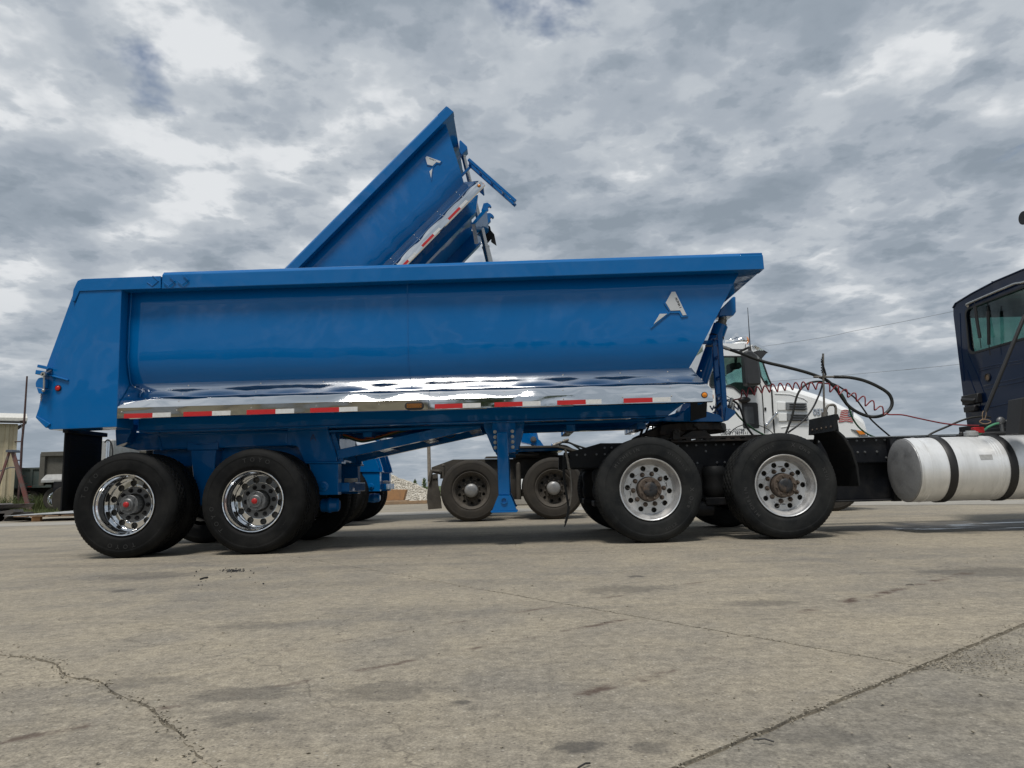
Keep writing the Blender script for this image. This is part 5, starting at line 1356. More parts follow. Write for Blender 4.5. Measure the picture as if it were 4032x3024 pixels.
# door seams and furniture
def seam(uv, w=.010, y=YS - .003, k='H'): return MB().tube([at(k, u, v, y) for u, v in uv], w, 6)
pc('door_seam', seam(((668, 580), (690, 640), (702, 800), (722, 1120))), M['black'])
pc('cowl_seam', seam(((797, 650), (808, 850), (826, 1110)), .014), M['black'])
pc('roof_seam', MB().tube([at('Y', u, v, YS - .004) for u, v in ((385, 385), (800, 392), (805, 290))], .006, 6), M['mirror_black'])
lw = rounded(XZ('H', YS, (468, 792), (485, 788), (628, 788), (645, 800), (662, 1060), (650, 1068), (500, 1068), (485, 1058)), .05, 4)
pc('lower_window', MB().prism(lw, YS - .010, YS + .002), M['mirror_black'], .006)
pc('lower_pane', MB().prism(rounded(XZ('H', YS, (492, 835), (592, 832), (608, 1030), (508, 1035)), .03, 3), YS - .016, YS - .008), M['greypane'])
pc('door_handle', MB().cyl(at('H', 735, 1045, YS - .04), at('H', 858, 900, YS - .04), .020, n=12).ball(at('H', 745, 1030, YS - .03), .034, 12).ball(at('H', 850, 910, YS - .03), .034, 12), M['chrome'])
pc('hood_latch', MB().prism(rounded(XZ('H', YS, (716, 842), (736, 842), (738, 878), (718, 878)), .008, 3), YS - .012, YS), M['black'])
pc('spot_lamp', MB().ball(at('H', 500, 758, YS - .05), .10, 16, (1.15, .5, .55)).cyl(at('H', 500, 758, YS - .05), at('H', 500, 745, YS + .01), .03), M['black'])
pc('lettering', text_on(text_on(text_on(text_on(MB(), 'ICC  233788', .066, at('H', 392, 1090, YS - .004), R(0), .0006, 1.0, 1.05, .0006), 'USDOT 3859511', .066, at('H', 392, 1122, YS - .004), 0, .0006, 1.0, 1.05, .0006),
   'V', .125, at('H', 150, 850, YS - .004), 0, .001, 1, 1.1, .004), 'AN', .125, at('H', 382, 848, YS - .004), 0, .001, 1, 1.1, .004), M['print'], kind='stuff')
# roof furniture
pc('roof_lamp', MB().tube([at('Y', u, v, 12.75) for u, v in ((540, 262), (600, 240), (700, 215), (815, 212))], [.01, .05, .075, .078], 14), M['chrome'])
pc('lamp_lens', MB().tube([at('Y', u, 212, 12.75) for u in (815, 840, 865, 880)], [.076, .070, .04, .008], 14), M['amber'])
pc('air_horn', MB().tube([at('Y', u, v, 12.9) for u, v in ((385, 212), (480, 205), (540, 195), (590, 165), (640, 160))], [.02, .022, .03, .075, .10], 14).tube([at('Y', 400, 205, 12.9), at('Y', 400, 265, 12.9)], .012, 6), M['chrome'])
pc('antenna', MB().tube([at('Y', 915, 460, 12.45), at('Y', 898, 300, 12.45), at('E', 1187, 548, 12.45)], [.022, .010, .005], 8), M['black'])
vis = CXZ((930, 300), (990, 258), (1140, 335), (1282, 414))
pc('sun_visor', MB().prism(thick(vis, -.05), YS - .03, YT + .03), M['chrome'])
pc('visor_end', MB().prism(CXZ((965, 445), (1050, 420), (1275, 420), (1120, 598), (1060, 520)), YS - .02, YS - .005).prism(CXZ((965, 445), (1050, 420), (1275, 420), (1120, 598), (1060, 520)), YT + .005, YT + .02), M['mirror_black'])
mrr = rounded(XZ('Y', 12.3, (742, 470), (800, 428), (900, 440), (1000, 520), (1040, 640), (1088, 1090), (1055, 1135), (835, 1142), (790, 1108), (772, 1000)), .03, 4)
mo = pc('door_mirror', MB().prism(mrr, 12.18, 12.42), M['mirror_black'], .03)
pc('mirror_arm', MB().tube([at('Y', 985, 1120, 12.35), at('Y', 990, 1230, YS + .01)], .035, 8).tube([at('Y', 700, 430, YS), at('Y', 870, 355, 12.4), at('Y', 900, 470, 12.35)], .022, 8), M['black'])
pc('door_mirror', MB().prism(rounded(XZ('Y', 15.1, (60, 1000), (170, 985), (175, 1150), (100, 1150)), .03, 3), 15.05, 15.2).tube([at('Y', 150, 1000, 15.1), at('Y', 140, 900, 14.9)], .02, 6), M['mirror_black'])
pc('wiper', MB().prism(CXZ((1285, 1000), (1325, 990), (1350, 1045), (1335, 1068), (1305, 1030)), YS + .2, YS + .26), M['black'])
# hood
hz0 = XZ('H', YS, (800, 640), (835, 606), (960, 590), (1130, 632), (1300, 684), (1480, 752), (1640, 835), (1760, 905), (1830, 962), (1862, 1060), (1876, 1175))
zlo = at('H', 1500, 1185, YS).z - .05
vs = []; fs = []
arch = [(0, 0)]
outl = hz0 + [(hz0[-1][0], zlo), (hz0[0][0], zlo)]
n = len(outl)
ys = [(YS + .01, 0.0, 0.0), (YS + .0, .0, .0)]
lay = [(YS + .02, .985, -.10), (YS + .05, 1, -.05), (YS + .12, 1, -.005), (YS + .35, 1, .02), (YCW, 1, .03), (YT - .35, 1, .02), (YT - .12, 1, -.005), (YT - .05, 1, -.05), (YT - .02, .985, -.10)]
for (y, sx_, dz) in lay:
    for i, (x, z) in enumerate(outl):
        top = i < len(hz0)
        vs.append((x - (0 if i < 3 or not top else max(0, -dz) * .5), y, z + (dz if top and 0 < i else 0)))
m = len(lay)
fs = [(i * n + j, i * n + (j + 1) % n, (i + 1) * n + (j + 1) % n, (i + 1) * n + j) for i in range(m - 1) for j in range(n)]
hood = Q2('hood', MB().add(vs, fs, True), M['white'], 0)
for k, y in ((0, lay[0][0]), (m - 1, lay[-1][0])):
    part(hood, 'hood_side', MB().holed([(v[0], v[2]) for v in vs[k * n:(k + 1) * n]], [], y, y + .003), M['white'])
ph = lambda name, mb, mat, bev=0.0, **k: part(hood, name, mb, mat, bev, **k)
for (y0_, y1_, dx) in ((785, 875, 0), (905, 995, 14)):
    fv = XZ('H', YS, (945 + dx, y0_), (1175 + dx, y0_ + 5), (1185 + dx, y1_ - 10), (1180 + dx, y1_), (955 + dx, y1_ - 8))
    ph('vent_frame', MB().prism(fv, YS - .02, YS + .05), M['grille'], .008)
    for k in range(3):
        v = y0_ + 18 + k * 26
        ph('vent_slot', MB().prism(XZ('H', YS, (985 + dx, v), (1165 + dx, v + 3), (1168 + dx, v + 17), (988 + dx, v + 14)), YS - .028, YS - .012), M['black'])
        ph('vent_tip', MB().ball(at('H', 1166 + dx, v + 14, YS - .02), .020, 8, (1, .5, .8)), M['chrome'])
    ph('vent_panel', MB().prism(XZ('H', YS, (858 + dx, y0_ - 5), (950 + dx, y0_), (950 + dx, y1_ - 6), (862 + dx, y1_ - 4)), YS - .006, YS + .04), M['white'], .006)
ph('hood_crease', MB().tube([at('H', u, v, YS + .016) for u, v in ((830, 690), (1000, 700), (1150, 745), (1185, 775))], .008, 6).tube([at('H', u, v, YS + .016) for u, v in ((900, 1060), (1000, 1040), (1250, 1035))], .008, 6), M['white'])
def num(mb, dx, mat_): return text_on(mb, '0525', .165, at('H', 1330 + dx, 893, YS + .012 - dx * .0004), 0, .002, .95, .85, .010 if dx else .004)
ph('number', num(MB(), 0, 0), M['print'], kind='stuff')
ph('number_core', text_on(MB(), '0525', .165, Vector((at('H', 1330, 893, YS).x, YS + .006, at('H', 1322, 893, YS).z)), 0, .001, .95, .85), plain('pale_blue_print', (.45, .52, .60), .5), kind='stuff')
# flag decal: waving stripes and canton
F0 = [(1560, 875), (1545, 905), (1540, 940), (1525, 985)]
def fl_pt(s, t, y):      # s along the fly 0..1 from canton side (right) to left, t down
    u = 1690 - s * 138 - t * 6 - s * t * 22
    v = 868 + t * 128 + 5.5 * math.sin(s * 7.5 + t * 1.2) + (1 - t) * 2
    return at('H', u, v, y)
def flag_part(s0, s1, t0, t1, y, mb):
    k = 14
    vs = [fl_pt(s0 + (s1 - s0) * i / k, t, y) for t in (t0, t1) for i in range(k + 1)]
    return mb.add(vs, [(i, i + 1, k + 2 + i, k + 1 + i) for i in range(k)])
ph('flag_field', flag_part(0, 1, 0, 1, YS + .012, MB()), M['printwhite'])
q = MB()
for i in range(0, 13, 2): flag_part(.0 if i > 6 else .40, 1, i / 13, (i + 1) / 13, YS + .009, q)
ph('flag_stripes', q, M['printred'], kind='stuff')
ph('flag_canton', flag_part(0, .41, 0, 7 / 13, YS + .007, MB()), M['print'])
q = MB()
for i in range(5):
    for j in range(4): q.ball(fl_pt(.05 + i * .075, .05 + j * .125, YS + .005), .007, 6, (1, .3, 1))
ph('flag_stars', q, M['printwhite'], kind='stuff')
hl = XZ('H', YS, (1660, 1075), (1790, 1095), (1850, 1165), (1765, 1172), (1740, 1130))
ph('headlamp', MB().prism(hl, YS - .005, YS + .10), M['grille'], .008)
ph('turn_lens', MB().prism(XZ('H', YS, (1710, 1088), (1790, 1102), (1818, 1135), (1752, 1138)), YS - .014, YS), M['amber'], .004)
ph('lamp_housing', MB().prism(XZ('H', YS, (1770, 1146), (1840, 1152), (1850, 1172), (1775, 1174)), YS - .012, YS), M['greypane'])
Q2('fuel_tank', MB().lathe([(2.1, .001), (2.1, .29), (2.14, .31), (3.5, .31), (3.54, .29), (3.54, .001)], (0, 12.95, .62), 'x', 32), M['tank'], 0)
Q2('cab_skirt', MB().box(3.6, 4.65, 12.75, 13.2, .45, zb - .02).box(3.5, 4.8, 13.2, 14.3, .98, zb), M['frame'], .01)
Q2('bumper', MB().box(6.2, 6.34, 12.6, YT, .45, .98), M['chrome'], .02)
Q2('engine_block', MB().box(4.8, 6.1, 13.35, 14.15, .75, 1.3), M['frame'], .02)
for (u, v) in ((1690, 370), (1722, 358), (1790, 330)):
    p = at('F', u, v, 13.1)
    Q2('gladhand', MB().cyl(p - Vector((.05, 0, .02)), p + Vector((.05, 0, .02)), .035, .025, 10), M['pipe'], 0)
for i, uv in enumerate((((1740, 350), (1800, 345), (1880, 375), (1990, 410)), ((1720, 375), (1790, 385), (1850, 415), (1900, 430)), ((1750, 345), (1830, 355), (1890, 390), (1930, 420)))):
    Q2('air_line', MB().tube(smooth_path([at('F', u, v, 13.1) for u, v in uv], 5), .018, 6), M['hose'], 0)
Q2('hose_saddle', MB().prism(XZ('F', 13.1, (1640, 395), (1655, 352), (1672, 395)), 13.08, 13.14).tube([at('F', 1655, 390, 13.1), at('F', 1690, 372, 13.1)], .015, 6), M['blue'])
# ------------------------------------------------------------------ background, left side
rnd = random.Random(11)
BY = 38.0
def BX(*uv): return XZ('X', BY, *uv)
corner = BX((200, 260))[0]; zr = BX((240, 200))[0][1]
bld = thing('metal_building', 'cream metal-sided shed with white roof trim at the left edge', 'building', (corner[0] - 3, BY + 2, 0))
cpos = at('X', 208, 700, BY); th = math.atan2(-cpos.x, BY)
BW = Matrix.Translation((cpos.x, BY, 0)) @ Matrix.Rotation(th, 4, 'Z')      # local -X along the front wall, +Y along the side wall
zr = at('X', 208, 240, BY).z
def pb(name, mb, mat, bev=0.0): return part(bld, name, mb, mat, bev, wm=BW)
pb('wall', MB().box(-9, 0, 0, 9, 0, zr), M['siding'])
for i in range(11):
    xr = -.42 - i * .80
    pb('siding_rib', MB().prismz([(xr - .12, 0), (xr - .07, -.06), (xr + .07, -.06), (xr + .12, 0)], 0, zr - .02), M['siding'])
pb('corner_trim', MB().box(-.14, .03, -.07, .3, 0, zr - .02), M['siding'], .01)
pb('roof_trim', MB().prismx([(-.45, zr + .12), (-.45, zr + .30), (-.38, zr + .34), (4.5, zr + 1.0), (4.5, zr + .8)], -9.4, .42), M['trim'], .02)
pb('eave_soffit', MB().box(-9.4, .40, -.42, -.02, zr + .04, zr + .115), M['dustframe'])
pb('gutter_bracket', MB().prism([(.0, zr - .30), (.06, zr - .30), (.40, zr + .03), (.30, zr + .035), (0, zr - .1)], -.06, .04), M['dustframe'])
MY = 36.0
ms = thing('antenna_mast', 'tall thin rusty pipe mast standing beside the cream shed', 'mast', at('X', 240, 1385, MY))
pa = [at('X', 240, 1400, MY), at('X', 280, 860, MY), at('X', 300, 480, MY), at('X', 330, 190, MY), at('L', 272, 80, MY)]
pa[0].z = -.02
part(ms, 'mast_pipe', MB().tube(pa, [.05, .06, .055, .05, .04], 10), M['mast'])
part(ms, 'stand_off', MB().cyl(at('X', 205, 482, MY + 1.9), at('X', 302, 478, MY), .03, n=8).cyl(at('X', 275, 200, MY + 1.9), at('X', 330, 195, MY), .03, n=8), M['mast'])
part(ms, 'guy_cable', MB().tube(smooth_path([at('X', u, v, MY) for u, v in ((302, 470), (298, 300), (285, 240), (265, 225))], 4), .012, 6), M['wire'])
LY = 33.0
lad = thing('step_ladder', 'tall folding step ladder with faded red rails before the shed', 'ladder', (at('X', 250, 1400, LY).x, LY, 0))
def lp(u, v, y):
    p = at('X', u, v, y); return p
part(lad, 'ladder_cap', MB().prism(rounded(XZ('X', LY, (108, 598), (118, 592), (200, 592), (207, 628), (105, 626)), .02, 2), LY - .15, LY + .35), M['ladderblue'], .01)
for dy in (0, .30):
    a = lp(178, 625, LY + dy); b = lp(408, 1400, LY + dy); b.z = 0
    part(lad, 'front_rail', MB().beam(a, b, .10, .19, (1, 0, 0)) if False else MB().prism([(a.x - .09, a.z), (a.x + .08, a.z), (b.x + .11, 0), (b.x - .11, 0)], LY + dy - .04, LY + dy + .04), M['ladderred'], .006)
    a = lp(128, 625, LY + dy); b = lp(-60, 1200, LY + dy); d = (b - a) / (b.z - a.z)
    e_ = a + d * (0 - a.z)
    part(lad, 'rear_rail', MB().prism([(a.x - .06, a.z), (a.x + .05, a.z), (e_.x + .06, 0), (e_.x - .06, 0)], LY + dy - .03, LY + dy + .03), M['ladderred'], .006)
for k in range(1, 7):
    p = lp(178, 625, LY).lerp(Vector((lp(408, 1400, LY).x, LY, 0)), k / 7.5)
    part(lad, 'ladder_step', MB().box(p.x - .12, p.x + .06, LY - .02, LY + .32, p.z - .02, p.z + .02), M['ladderred'])
part(lad, 'spreader_bar', MB().tube([lp(-40, 895, LY), lp(140, 830, LY), lp(215, 832, LY)], .025, 8), M['ladderblue'])
# heaps of scrap sheet
def curl(z, uv, y0, y1, t=.02): return MB().prism(thick(XZ(z, (y0 + y1) / 2, *uv), t), y0, y1)
def grounded(mb, name, mat, label):
    return solo(name, mb, mat, label, 'scrap metal', 'scrap sheets by the shed')
SY = 20.0
g0 = grounded(curl('X', ((-120, 1330), (-40, 1350), (0, 1370), (60, 1390), (130, 1395), (190, 1375), (225, 1330)), SY + .4, SY + 2, .012), 'scrap_sheet', M['scrap'], 'curled sheet of scrap metal on top of the heap by the shed')
grounded(MB().prism(XZ('X', SY, (-150, 1450), (180, 1405), (190, 1440), (0, 1580), (-150, 1600)), SY, SY + .4).box(at('X', -150, 1500, SY).x, at('X', 60, 1500, SY).x, SY, SY + 1.2, 0, .22), 'scrap_sheet', M['scrap'], 'dark folded plate in the scrap heap at the left edge')
for i in range(9):
    u0 = -150 + i * 38; w = 260 + 30 * (i % 3)
    v = 1400 + i * 18 + (i % 2) * 8
    p = at('X', u0, v + 22, SY + 1.6 - i * .12); q_ = at('X', u0 + w, v - 4 + (i % 3) * 10, SY + 1.6 - i * .12)
    p.z = max(p.z, .015); q_.z = max(q_.z, .015)
    grounded(MB().beam(p, q_, .5, .012 + .006 * (i % 2), (0, .25 * (-1) ** i, 1)), 'scrap_strip', (M['scrap'], M['galv'], M['dustframe'])[i % 3],
             ('%s metal strip lying in the scrap heap, %s' % (('dull', 'pale', 'brown')[i % 3], ('topmost', 'second from top', 'third from top', 'fourth from top', 'fifth from top', 'sixth from top', 'seventh from top', 'eighth from top', 'lowest')[i])))
# pallets with sheets
pal = thing('pallet', 'low wooden pallet lying on the concrete behind the rear wheel', 'pallet', (-12.0, 20, 0))
pz = .115
for j, y in enumerate((19.1, 20.0, 20.9)):
    xa = at('X', 430, 1540, y).x
    for i, dx in enumerate((0.0, 1.28, 2.55)):
        part(pal, 'pallet_block', MB().box(xa + dx, xa + dx + .22, y, y + .10, 0.0, pz), M['wood2'] if j == 0 else M['wood'])
    part(pal, 'runner', MB().box(xa - .05, xa + 2.9, y + .01, y + .09, pz, pz + .02), M['wood'])
for i in range(7):
    xa = at('X', 430, 1540, 19.2).x - .35 + i * .42
    part(pal, 'deck_board', MB().box(xa, xa + .34, 19.0, 21.1, pz + .022, pz + .04), M['wood'])
for i in range(4):
    xa = at('X', 430, 1540, 20).x - .3 + i * .2
    z = pz + .045 + i * .010
    solo('metal_sheet', MB().add([(xa + .3 * i, 19.3 - .1 * i, z), (xa + 3.2, 19.2, z + .004), (xa + 3.0 + .3 * i, 21.4, z + .016), (xa - .2, 21.6, z + .012), (xa + .3 * i, 19.3 - .1 * i, z + .006), (xa + 3.2, 19.2, z + .010), (xa + 3.0 + .3 * i, 21.4, z + .022), (xa - .2, 21.6, z + .018)],
         [(0, 3, 2, 1), (4, 5, 6, 7), (0, 1, 5, 4), (1, 2, 6, 5), (2, 3, 7, 6), (3, 0, 4, 7)]), M['galv'], ('bottom', 'second', 'third', 'topmost')[i] + ' grey metal sheet stacked on the low pallet', 'metal sheet', 'sheets on the pallet')
# parked grey dump trailer seen from its rear corner
GY = 32.5
gt = thing('dump_trailer', 'dull grey dump trailer parked far left beyond the pallets', 'trailer', (-19, GY + 2, 0))
def GX(y, *uv): return XZ('X', y, *uv)
g_tl, g_bl = GX(GY, (562, 628), (572, 1050))
gl_len = 7.5
part(gt, 'dump_body', MB().box(g_tl[0] + .02, g_tl[0] + gl_len, GY + .12, GY + 2.4, 1.45, g_tl[1] - .03), M['greytrailer'])
part(gt, 'top_rail', MB().box(g_tl[0], g_tl[0] + gl_len + .1, GY - .03, GY + .16, g_tl[1] - .18, g_tl[1] + .02), M['greytrailer'], .01)
part(gt, 'rear_post', MB().box(g_tl[0] - .01, g_tl[0] + .20, GY - .02, GY + .12, 1.15, g_tl[1] - .18), M['greytrailer'], .01)
part(gt, 'tailgate', MB().box(g_tl[0] - .08, g_tl[0] + .02, GY + .05, GY + 2.45, 1.2, g_tl[1] - .05), M['greytrailer'], .01)
part(gt, 'fender', MB().prismx([(GY + .12, 1.66), (GY - .22, 1.40), (GY - .22, 1.28), (GY + .12, 1.30)], g_tl[0] + .2, g_tl[0] + 6), M['galv'], .01)
part(gt, 'frame', MB().box(g_tl[0] + .1, g_tl[0] + 7, GY + .7, GY + 1.9, 1.0, 1.35), M['frame'])
for i in range(2):
    add_wheel(gt, 'far', (at('X', 650, 1300, GY).x + 1.2 * i + .28, GY + .0, .532), 0, .2, True)
    add_wheel(gt, 'far', (at('X', 650, 1300, GY).x + 1.2 * i + .28, GY + 2.4, .532), math.pi, .2, True)
    part(gt, 'axle', MB().cyl((at('X', 650, 1300, GY).x + 1.2 * i + .28, GY + .3, .532), (at('X', 650, 1300, GY).x + 1.2 * i + .28, GY + 2.1, .532), .07), M['frame'])
part(gt, 'suspension', MB().box(g_tl[0] + .2, g_tl[0] + 3.2, GY + .75, GY + .95, .5, 1.0).box(g_tl[0] + .2, g_tl[0] + 3.2, GY + 1.6, GY + 1.8, .5, 1.0), M['frame'])
# faded green trailer behind the ladder
EY = 46.0
et = thing('flatbed_trailer', 'faded dark green ribbed trailer far behind the ladder', 'trailer', (-31, EY, 0))
e0, e1 = XZ('X', EY, (20, 880), (700, 826)); eb = XZ('X', EY, (500, 1075))[0][1]
part(et, 'side_panel', MB().box(e0[0], e1[0], EY, EY + 2.3, eb, e1[1] - .02), M['greenbody'])
part(et, 'top_rail', MB().box(e0[0] - .05, e1[0] + .05, EY - .06, EY + .05, e1[1] - .12, e1[1]), M['greenbody'], .01)
part(et, 'bottom_rail', MB().box(e0[0] - .05, e1[0] + .05, EY - .06, EY + .05, eb - .16, eb), M['greenbody'], .01)
for u in (250, 430, 610):
    xx = at('X', u, 1000, EY).x
    part(et, 'side_rib', MB().box(xx - .08, xx + .08, EY - .07, EY + .01, eb, e1[1] - .12), M['greenbody'], .01)
part(et, 'reflective_tape', MB().box(at('X', 385, 1080, EY).x, at('X', 440, 1080, EY).x, EY - .075, EY - .062, eb - .1, eb - .04), M['red'])
part(et, 'chassis', MB().box(e0[0] + .3, e1[0] - .3, EY + .5, EY + 1.8, .75, eb - .15).box(at('X', 415, 1150, EY).x, at('X', 480, 1150, EY).x, EY + .3, EY + 1.9, .55, .9), M['frame'])
for x in (e0[0] + .8, e0[0] + 1.9, e1[0] + .6):
    add_wheel(et, 'far', (x, EY + .05, .532), 0, .2, True)
    part(et, 'axle', MB().cyl((x, EY + .3, .532), (x, EY + 1.9, .532), .07), M['frame'])
part(et, 'drawbar', MB().box(e1[0] - .4, e1[0] + 1.0, EY + .6, EY + .9, .5, .8), M['frame'])
# small white pickup far off under the green trailer, dark flatbed beside it
VY = 58.0
pk = thing('pickup_truck', 'small white pickup far off in the grass under the green trailer', 'car', (at('X', 300, 1290, VY).x, VY, 0))
px0 = at('X', 262, 1290, VY).x
part(pk, 'body', MB().prism([(px0, .45), (px0, .95), (px0 + .5, 1.15), (px0 + 1.3, 1.15), (px0 + 1.55, .95), (px0 + 1.9, .9), (px0 + 1.9, .45)], VY, VY + 1.7), M['white'], .06)
part(pk, 'window', MB().prism([(px0 + .45, .95), (px0 + .58, 1.10), (px0 + 1.2, 1.10), (px0 + 1.4, .95)], VY - .01, VY + .02), M['greypane'])
for x in (px0 + .4, px0 + 1.5): part(pk, 'tyre', MB().lathe([(0, .001), (0, .2), (.02, .34), (.2, .34), (.22, .2)], (x, VY - .02, .34), n=20), M['rubber'])
db = thing('flatbed_truck', 'dark low flatbed with two white plates beside the far pickup', 'truck', (at('X', 450, 1230, VY).x, VY + 1, 0))
p_, q_ = XZ('X', VY + 1, (385, 1205), (560, 1262))
part(db, 'deck', MB().box(p_[0], q_[0] + .3, VY + 1, VY + 3, q_[1], p_[1]), M['frame'], .02)
part(db, 'skirt', MB().box(p_[0] + .2, q_[0], VY + 1.2, VY + 2.8, .55, q_[1]), M['frame'])
for u in (415, 468):
    c = at('X', u, 1228, VY + .98); part(db, 'white_plate', MB().box(c.x - .22, c.x + .22, VY + .96, VY + 1.0, c.z - .10, c.z + .10), M['printwhite'])
for x in (p_[0] + .5, q_[0] - .3): part(db, 'tyre', MB().lathe([(0, .001), (0, .25), (.02, .5), (.25, .5), (.27, .25)], (x, VY + 1.1, .5), n=20), M['rubber'])
wt = thing('semi_truck', 'white truck cab far off, seen in the gap above the rear tyre', 'truck', (at('R', 70, 330, 30).x, 30, 0))
w0, w1 = XZ('R', 30, (-40, 275), (105, 450))
part(wt, 'cab', MB().box(w0[0], w1[0], 30, 32.2, 1.25, w0[1]), M['galv'], .05)
part(wt, 'stack', MB().cyl((at('R', 50, 300, 29.8).x, 29.9, 1.0), (at('R', 50, 300, 29.8).x, 29.9, w0[1] - .02), .07), M['chrome'])
part(wt, 'hose_loop', MB().tube(smooth_path([at('R', u, v, 29.7) for u, v in ((30, 300), (60, 275), (90, 300), (105, 360), (105, 440))], 5), .03, 8), M['black'])
part(wt, 'chassis', MB().box(w0[0] - 2, w1[0] + .5, 30.4, 31.8, .65, 1.28), M['frame'])
for x in (w0[0] - 1.3, w1[0] - .3):
    part(wt, 'wheel', MB().lathe([(0, .001), (.0, .3), (0, .5), (.05, .53), (2.2, .53), (2.2, .3)], (x, 30.0, .53), n=28), M['rubber_dusty'])
# grass and weeds
def blades(mb, x0, x1, y0, y1, n, h, w, rnd):
    for _ in range(n):
        x = rnd.uniform(x0, x1); y = rnd.uniform(y0, y1); a = rnd.random() * 3.14; hh = h * rnd.uniform(.4, 1.2)
        dx, dy = math.cos(a) * w, math.sin(a) * w; lx, ly = rnd.gauss(0, .3) * hh, rnd.gauss(0, .3) * hh
        mb.add([(x - dx, y - dy, 0), (x + dx, y + dy, 0), (x + dx * .6 + lx * .4, y + dy * .6 + ly * .4, hh * .6), (x - dx * .6 + lx * .4, y - dy * .6 + ly * .4, hh * .6), (x + lx, y + ly, hh)], [(0, 1, 2, 3), (3, 2, 4)])
struct('grass_verge', MB().add([(-75, 27.5, .006), (-7.6, 29.5, .006), (-7.6, 46, .006), (-75, 46, .006)], [(0, 1, 2, 3)]), M['grass'])
mb = MB()
blades(mb, -30, -12, 27.6, 33, 5200, .20, .012, rnd)
blades(mb, -34, -22, 33.5, 44, 5200, .75, .02, rnd)
blades(mb, -36, -20, 50, 56, 2500, .6, .03, rnd)
o = part(None, 'weeds', mb, M['grass']); o['kind'] = 'stuff'; tag(o, 'tall grass and weeds behind the pallets and the ladder', 'grass')

# ------------------------------------------------------------------ background, middle
PY = 33.0
pile = thing('gravel_pile', 'heap of pale crushed stone beyond the wheels', 'gravel pile', (-6.6, PY + 2, 0))
def pile_h(x, y):
    d = math.hypot((x + 6.6) / 3.15, (y - PY - 2.1) / 2.6)
    h = max(0, 1.32 * (1 - d ** 1.3))
    return h + (.07 * mnoise.noise((x * 1.4, y * 1.4, 3)) + .05 * mnoise.noise((x * 4, y * 4, 1))) * min(1, h * 4)
nx, ny = 60, 44; vs = []; fs = []
for i in range(nx + 1):
    for j in range(ny + 1):
        x = -10.2 + 7.2 * i / nx; y = PY - .6 + 5.4 * j / ny
        vs.append((x, y, pile_h(x, y) - .01))
fs = [(i * (ny + 1) + j, (i + 1) * (ny + 1) + j, (i + 1) * (ny + 1) + j + 1, i * (ny + 1) + j + 1) for i in range(nx) for j in range(ny)]
part(pile, 'heap', MB().add(vs, fs, True), M['stone'])
L = []
while len(L) < 6500:
    x = rnd.uniform(-9.9, -3.3); y = rnd.uniform(PY - .6, PY + 3.2); h = pile_h(x, y)
    if h > .02 or rnd.random() < .06:
        r = rnd.uniform(.018, .055); L.append((x, y, h + r * .2, r))
mb = MB(); stones(mb, L, rnd)
part(pile, 'crushed_stone', mb, M['stone'], kind='stuff')
bY = 29.5
def board(uv, y0, y1, mat, label, name='timber_board'):
    pts = XZ('M', y0, *uv); zmin = min(z for _, z in pts)
    return solo(name, MB().prism([(x, z - zmin + zb_) for x, z in pts] if False else pts, y0, y1), mat, label, 'timber', 'timber before the gravel', .004)
zb_ = 0
solo('timber_stack', MB().prism([(-6.6, .10), (at('M', 1400, 1100, bY).x, .10), (at('M', 1440, 1040, bY).x, .52), (-6.6, .60)], bY, bY + .5), M['wood2'], 'orange timber panel leaning before the gravel heap', 'timber', 'timber before the gravel', .01)
solo('timber_stack', MB().box(-6.6, at('M', 1465, 1160, bY).x, bY - .3, bY + .4, 0, .10), M['wood'], 'flat brown boards under the orange timber panel', 'timber', 'timber before the gravel', .01)
solo('timber_board', MB().box(-7.5, at('M', 1740, 1230, 26.5).x, 26.4, 26.6, .0, .12), M['wood'], 'long grey board lying on the concrete before the gravel heap', 'timber', 'timber before the gravel', .01)
# utility pole and wires
pl_ = at('F', 470, 640, 70)
up = thing('utility_pole', 'grey wooden utility pole beyond the gravel heap', 'pole', (pl_.x, 70, 0))
part(up, 'pole_shaft', MB().tube([(pl_.x, 70, -.1), (pl_.x - .05, 70, 5), (pl_.x - .1, 70, 10.2)], [.19, .17, .14], 12), M['pole'])
part(up, 'cross_arm', MB().box(pl_.x - 1.2, pl_.x + 1.0, 69.8, 69.92, 9.6, 9.75), M['pole'])
part(up, 'insulator', MB().cyl((pl_.x - .1, 69.86, 9.75), (pl_.x - .1, 69.86, 9.95), .05).cyl((pl_.x + .8, 69.86, 9.75), (pl_.x + .8, 69.86, 9.95), .05), M['printwhite'])
def wire_run(a, pts, label):
    P_ = [a] + pts
    return solo('overhead_wire', MB().tube(smooth_path(P_, 10), .011, 6), M['wire'], label, 'wire', 'overhead wires')
top = Vector((pl_.x - .1, 69.86, 9.95))
w1_ = [at('U', 1650, 748, 55), at('U', 1860, 712, 51), at('U', 2062, 672, 48), at('U', 2300, 620, 44), at('U', 2700, 515, 40)]
w2_ = [at('U', 1850, 808, 52), at('U', 1960, 798, 50), at('U', 2070, 787, 48), at('U', 2300, 758, 45), at('U', 2700, 690, 40)]
w3_ = [at('U', 1500, 865, 58), at('U', 1850, 815, 53), at('U', 2070, 790, 49.5), at('U', 2300, 762, 46), at('U', 2700, 700, 41)]
wire_run(top, w1_, 'upper overhead wire crossing the sky behind the dark blue cab')
wire_run(Vector((pl_.x, 69.8, 7.9)), w2_, 'lower overhead wire crossing the sky above the hose loop')
ep = thing('utility_pole', 'wooden utility pole standing outside the frame at the right', 'pole', (w1_[-1].x, 40, 0))
part(ep, 'pole_shaft', MB().tube([(w1_[-1].x + .15, 40, -.1), (w1_[-1].x + .1, 40, w1_[-1].z + .4)], [.19, .14], 12), M['pole'])
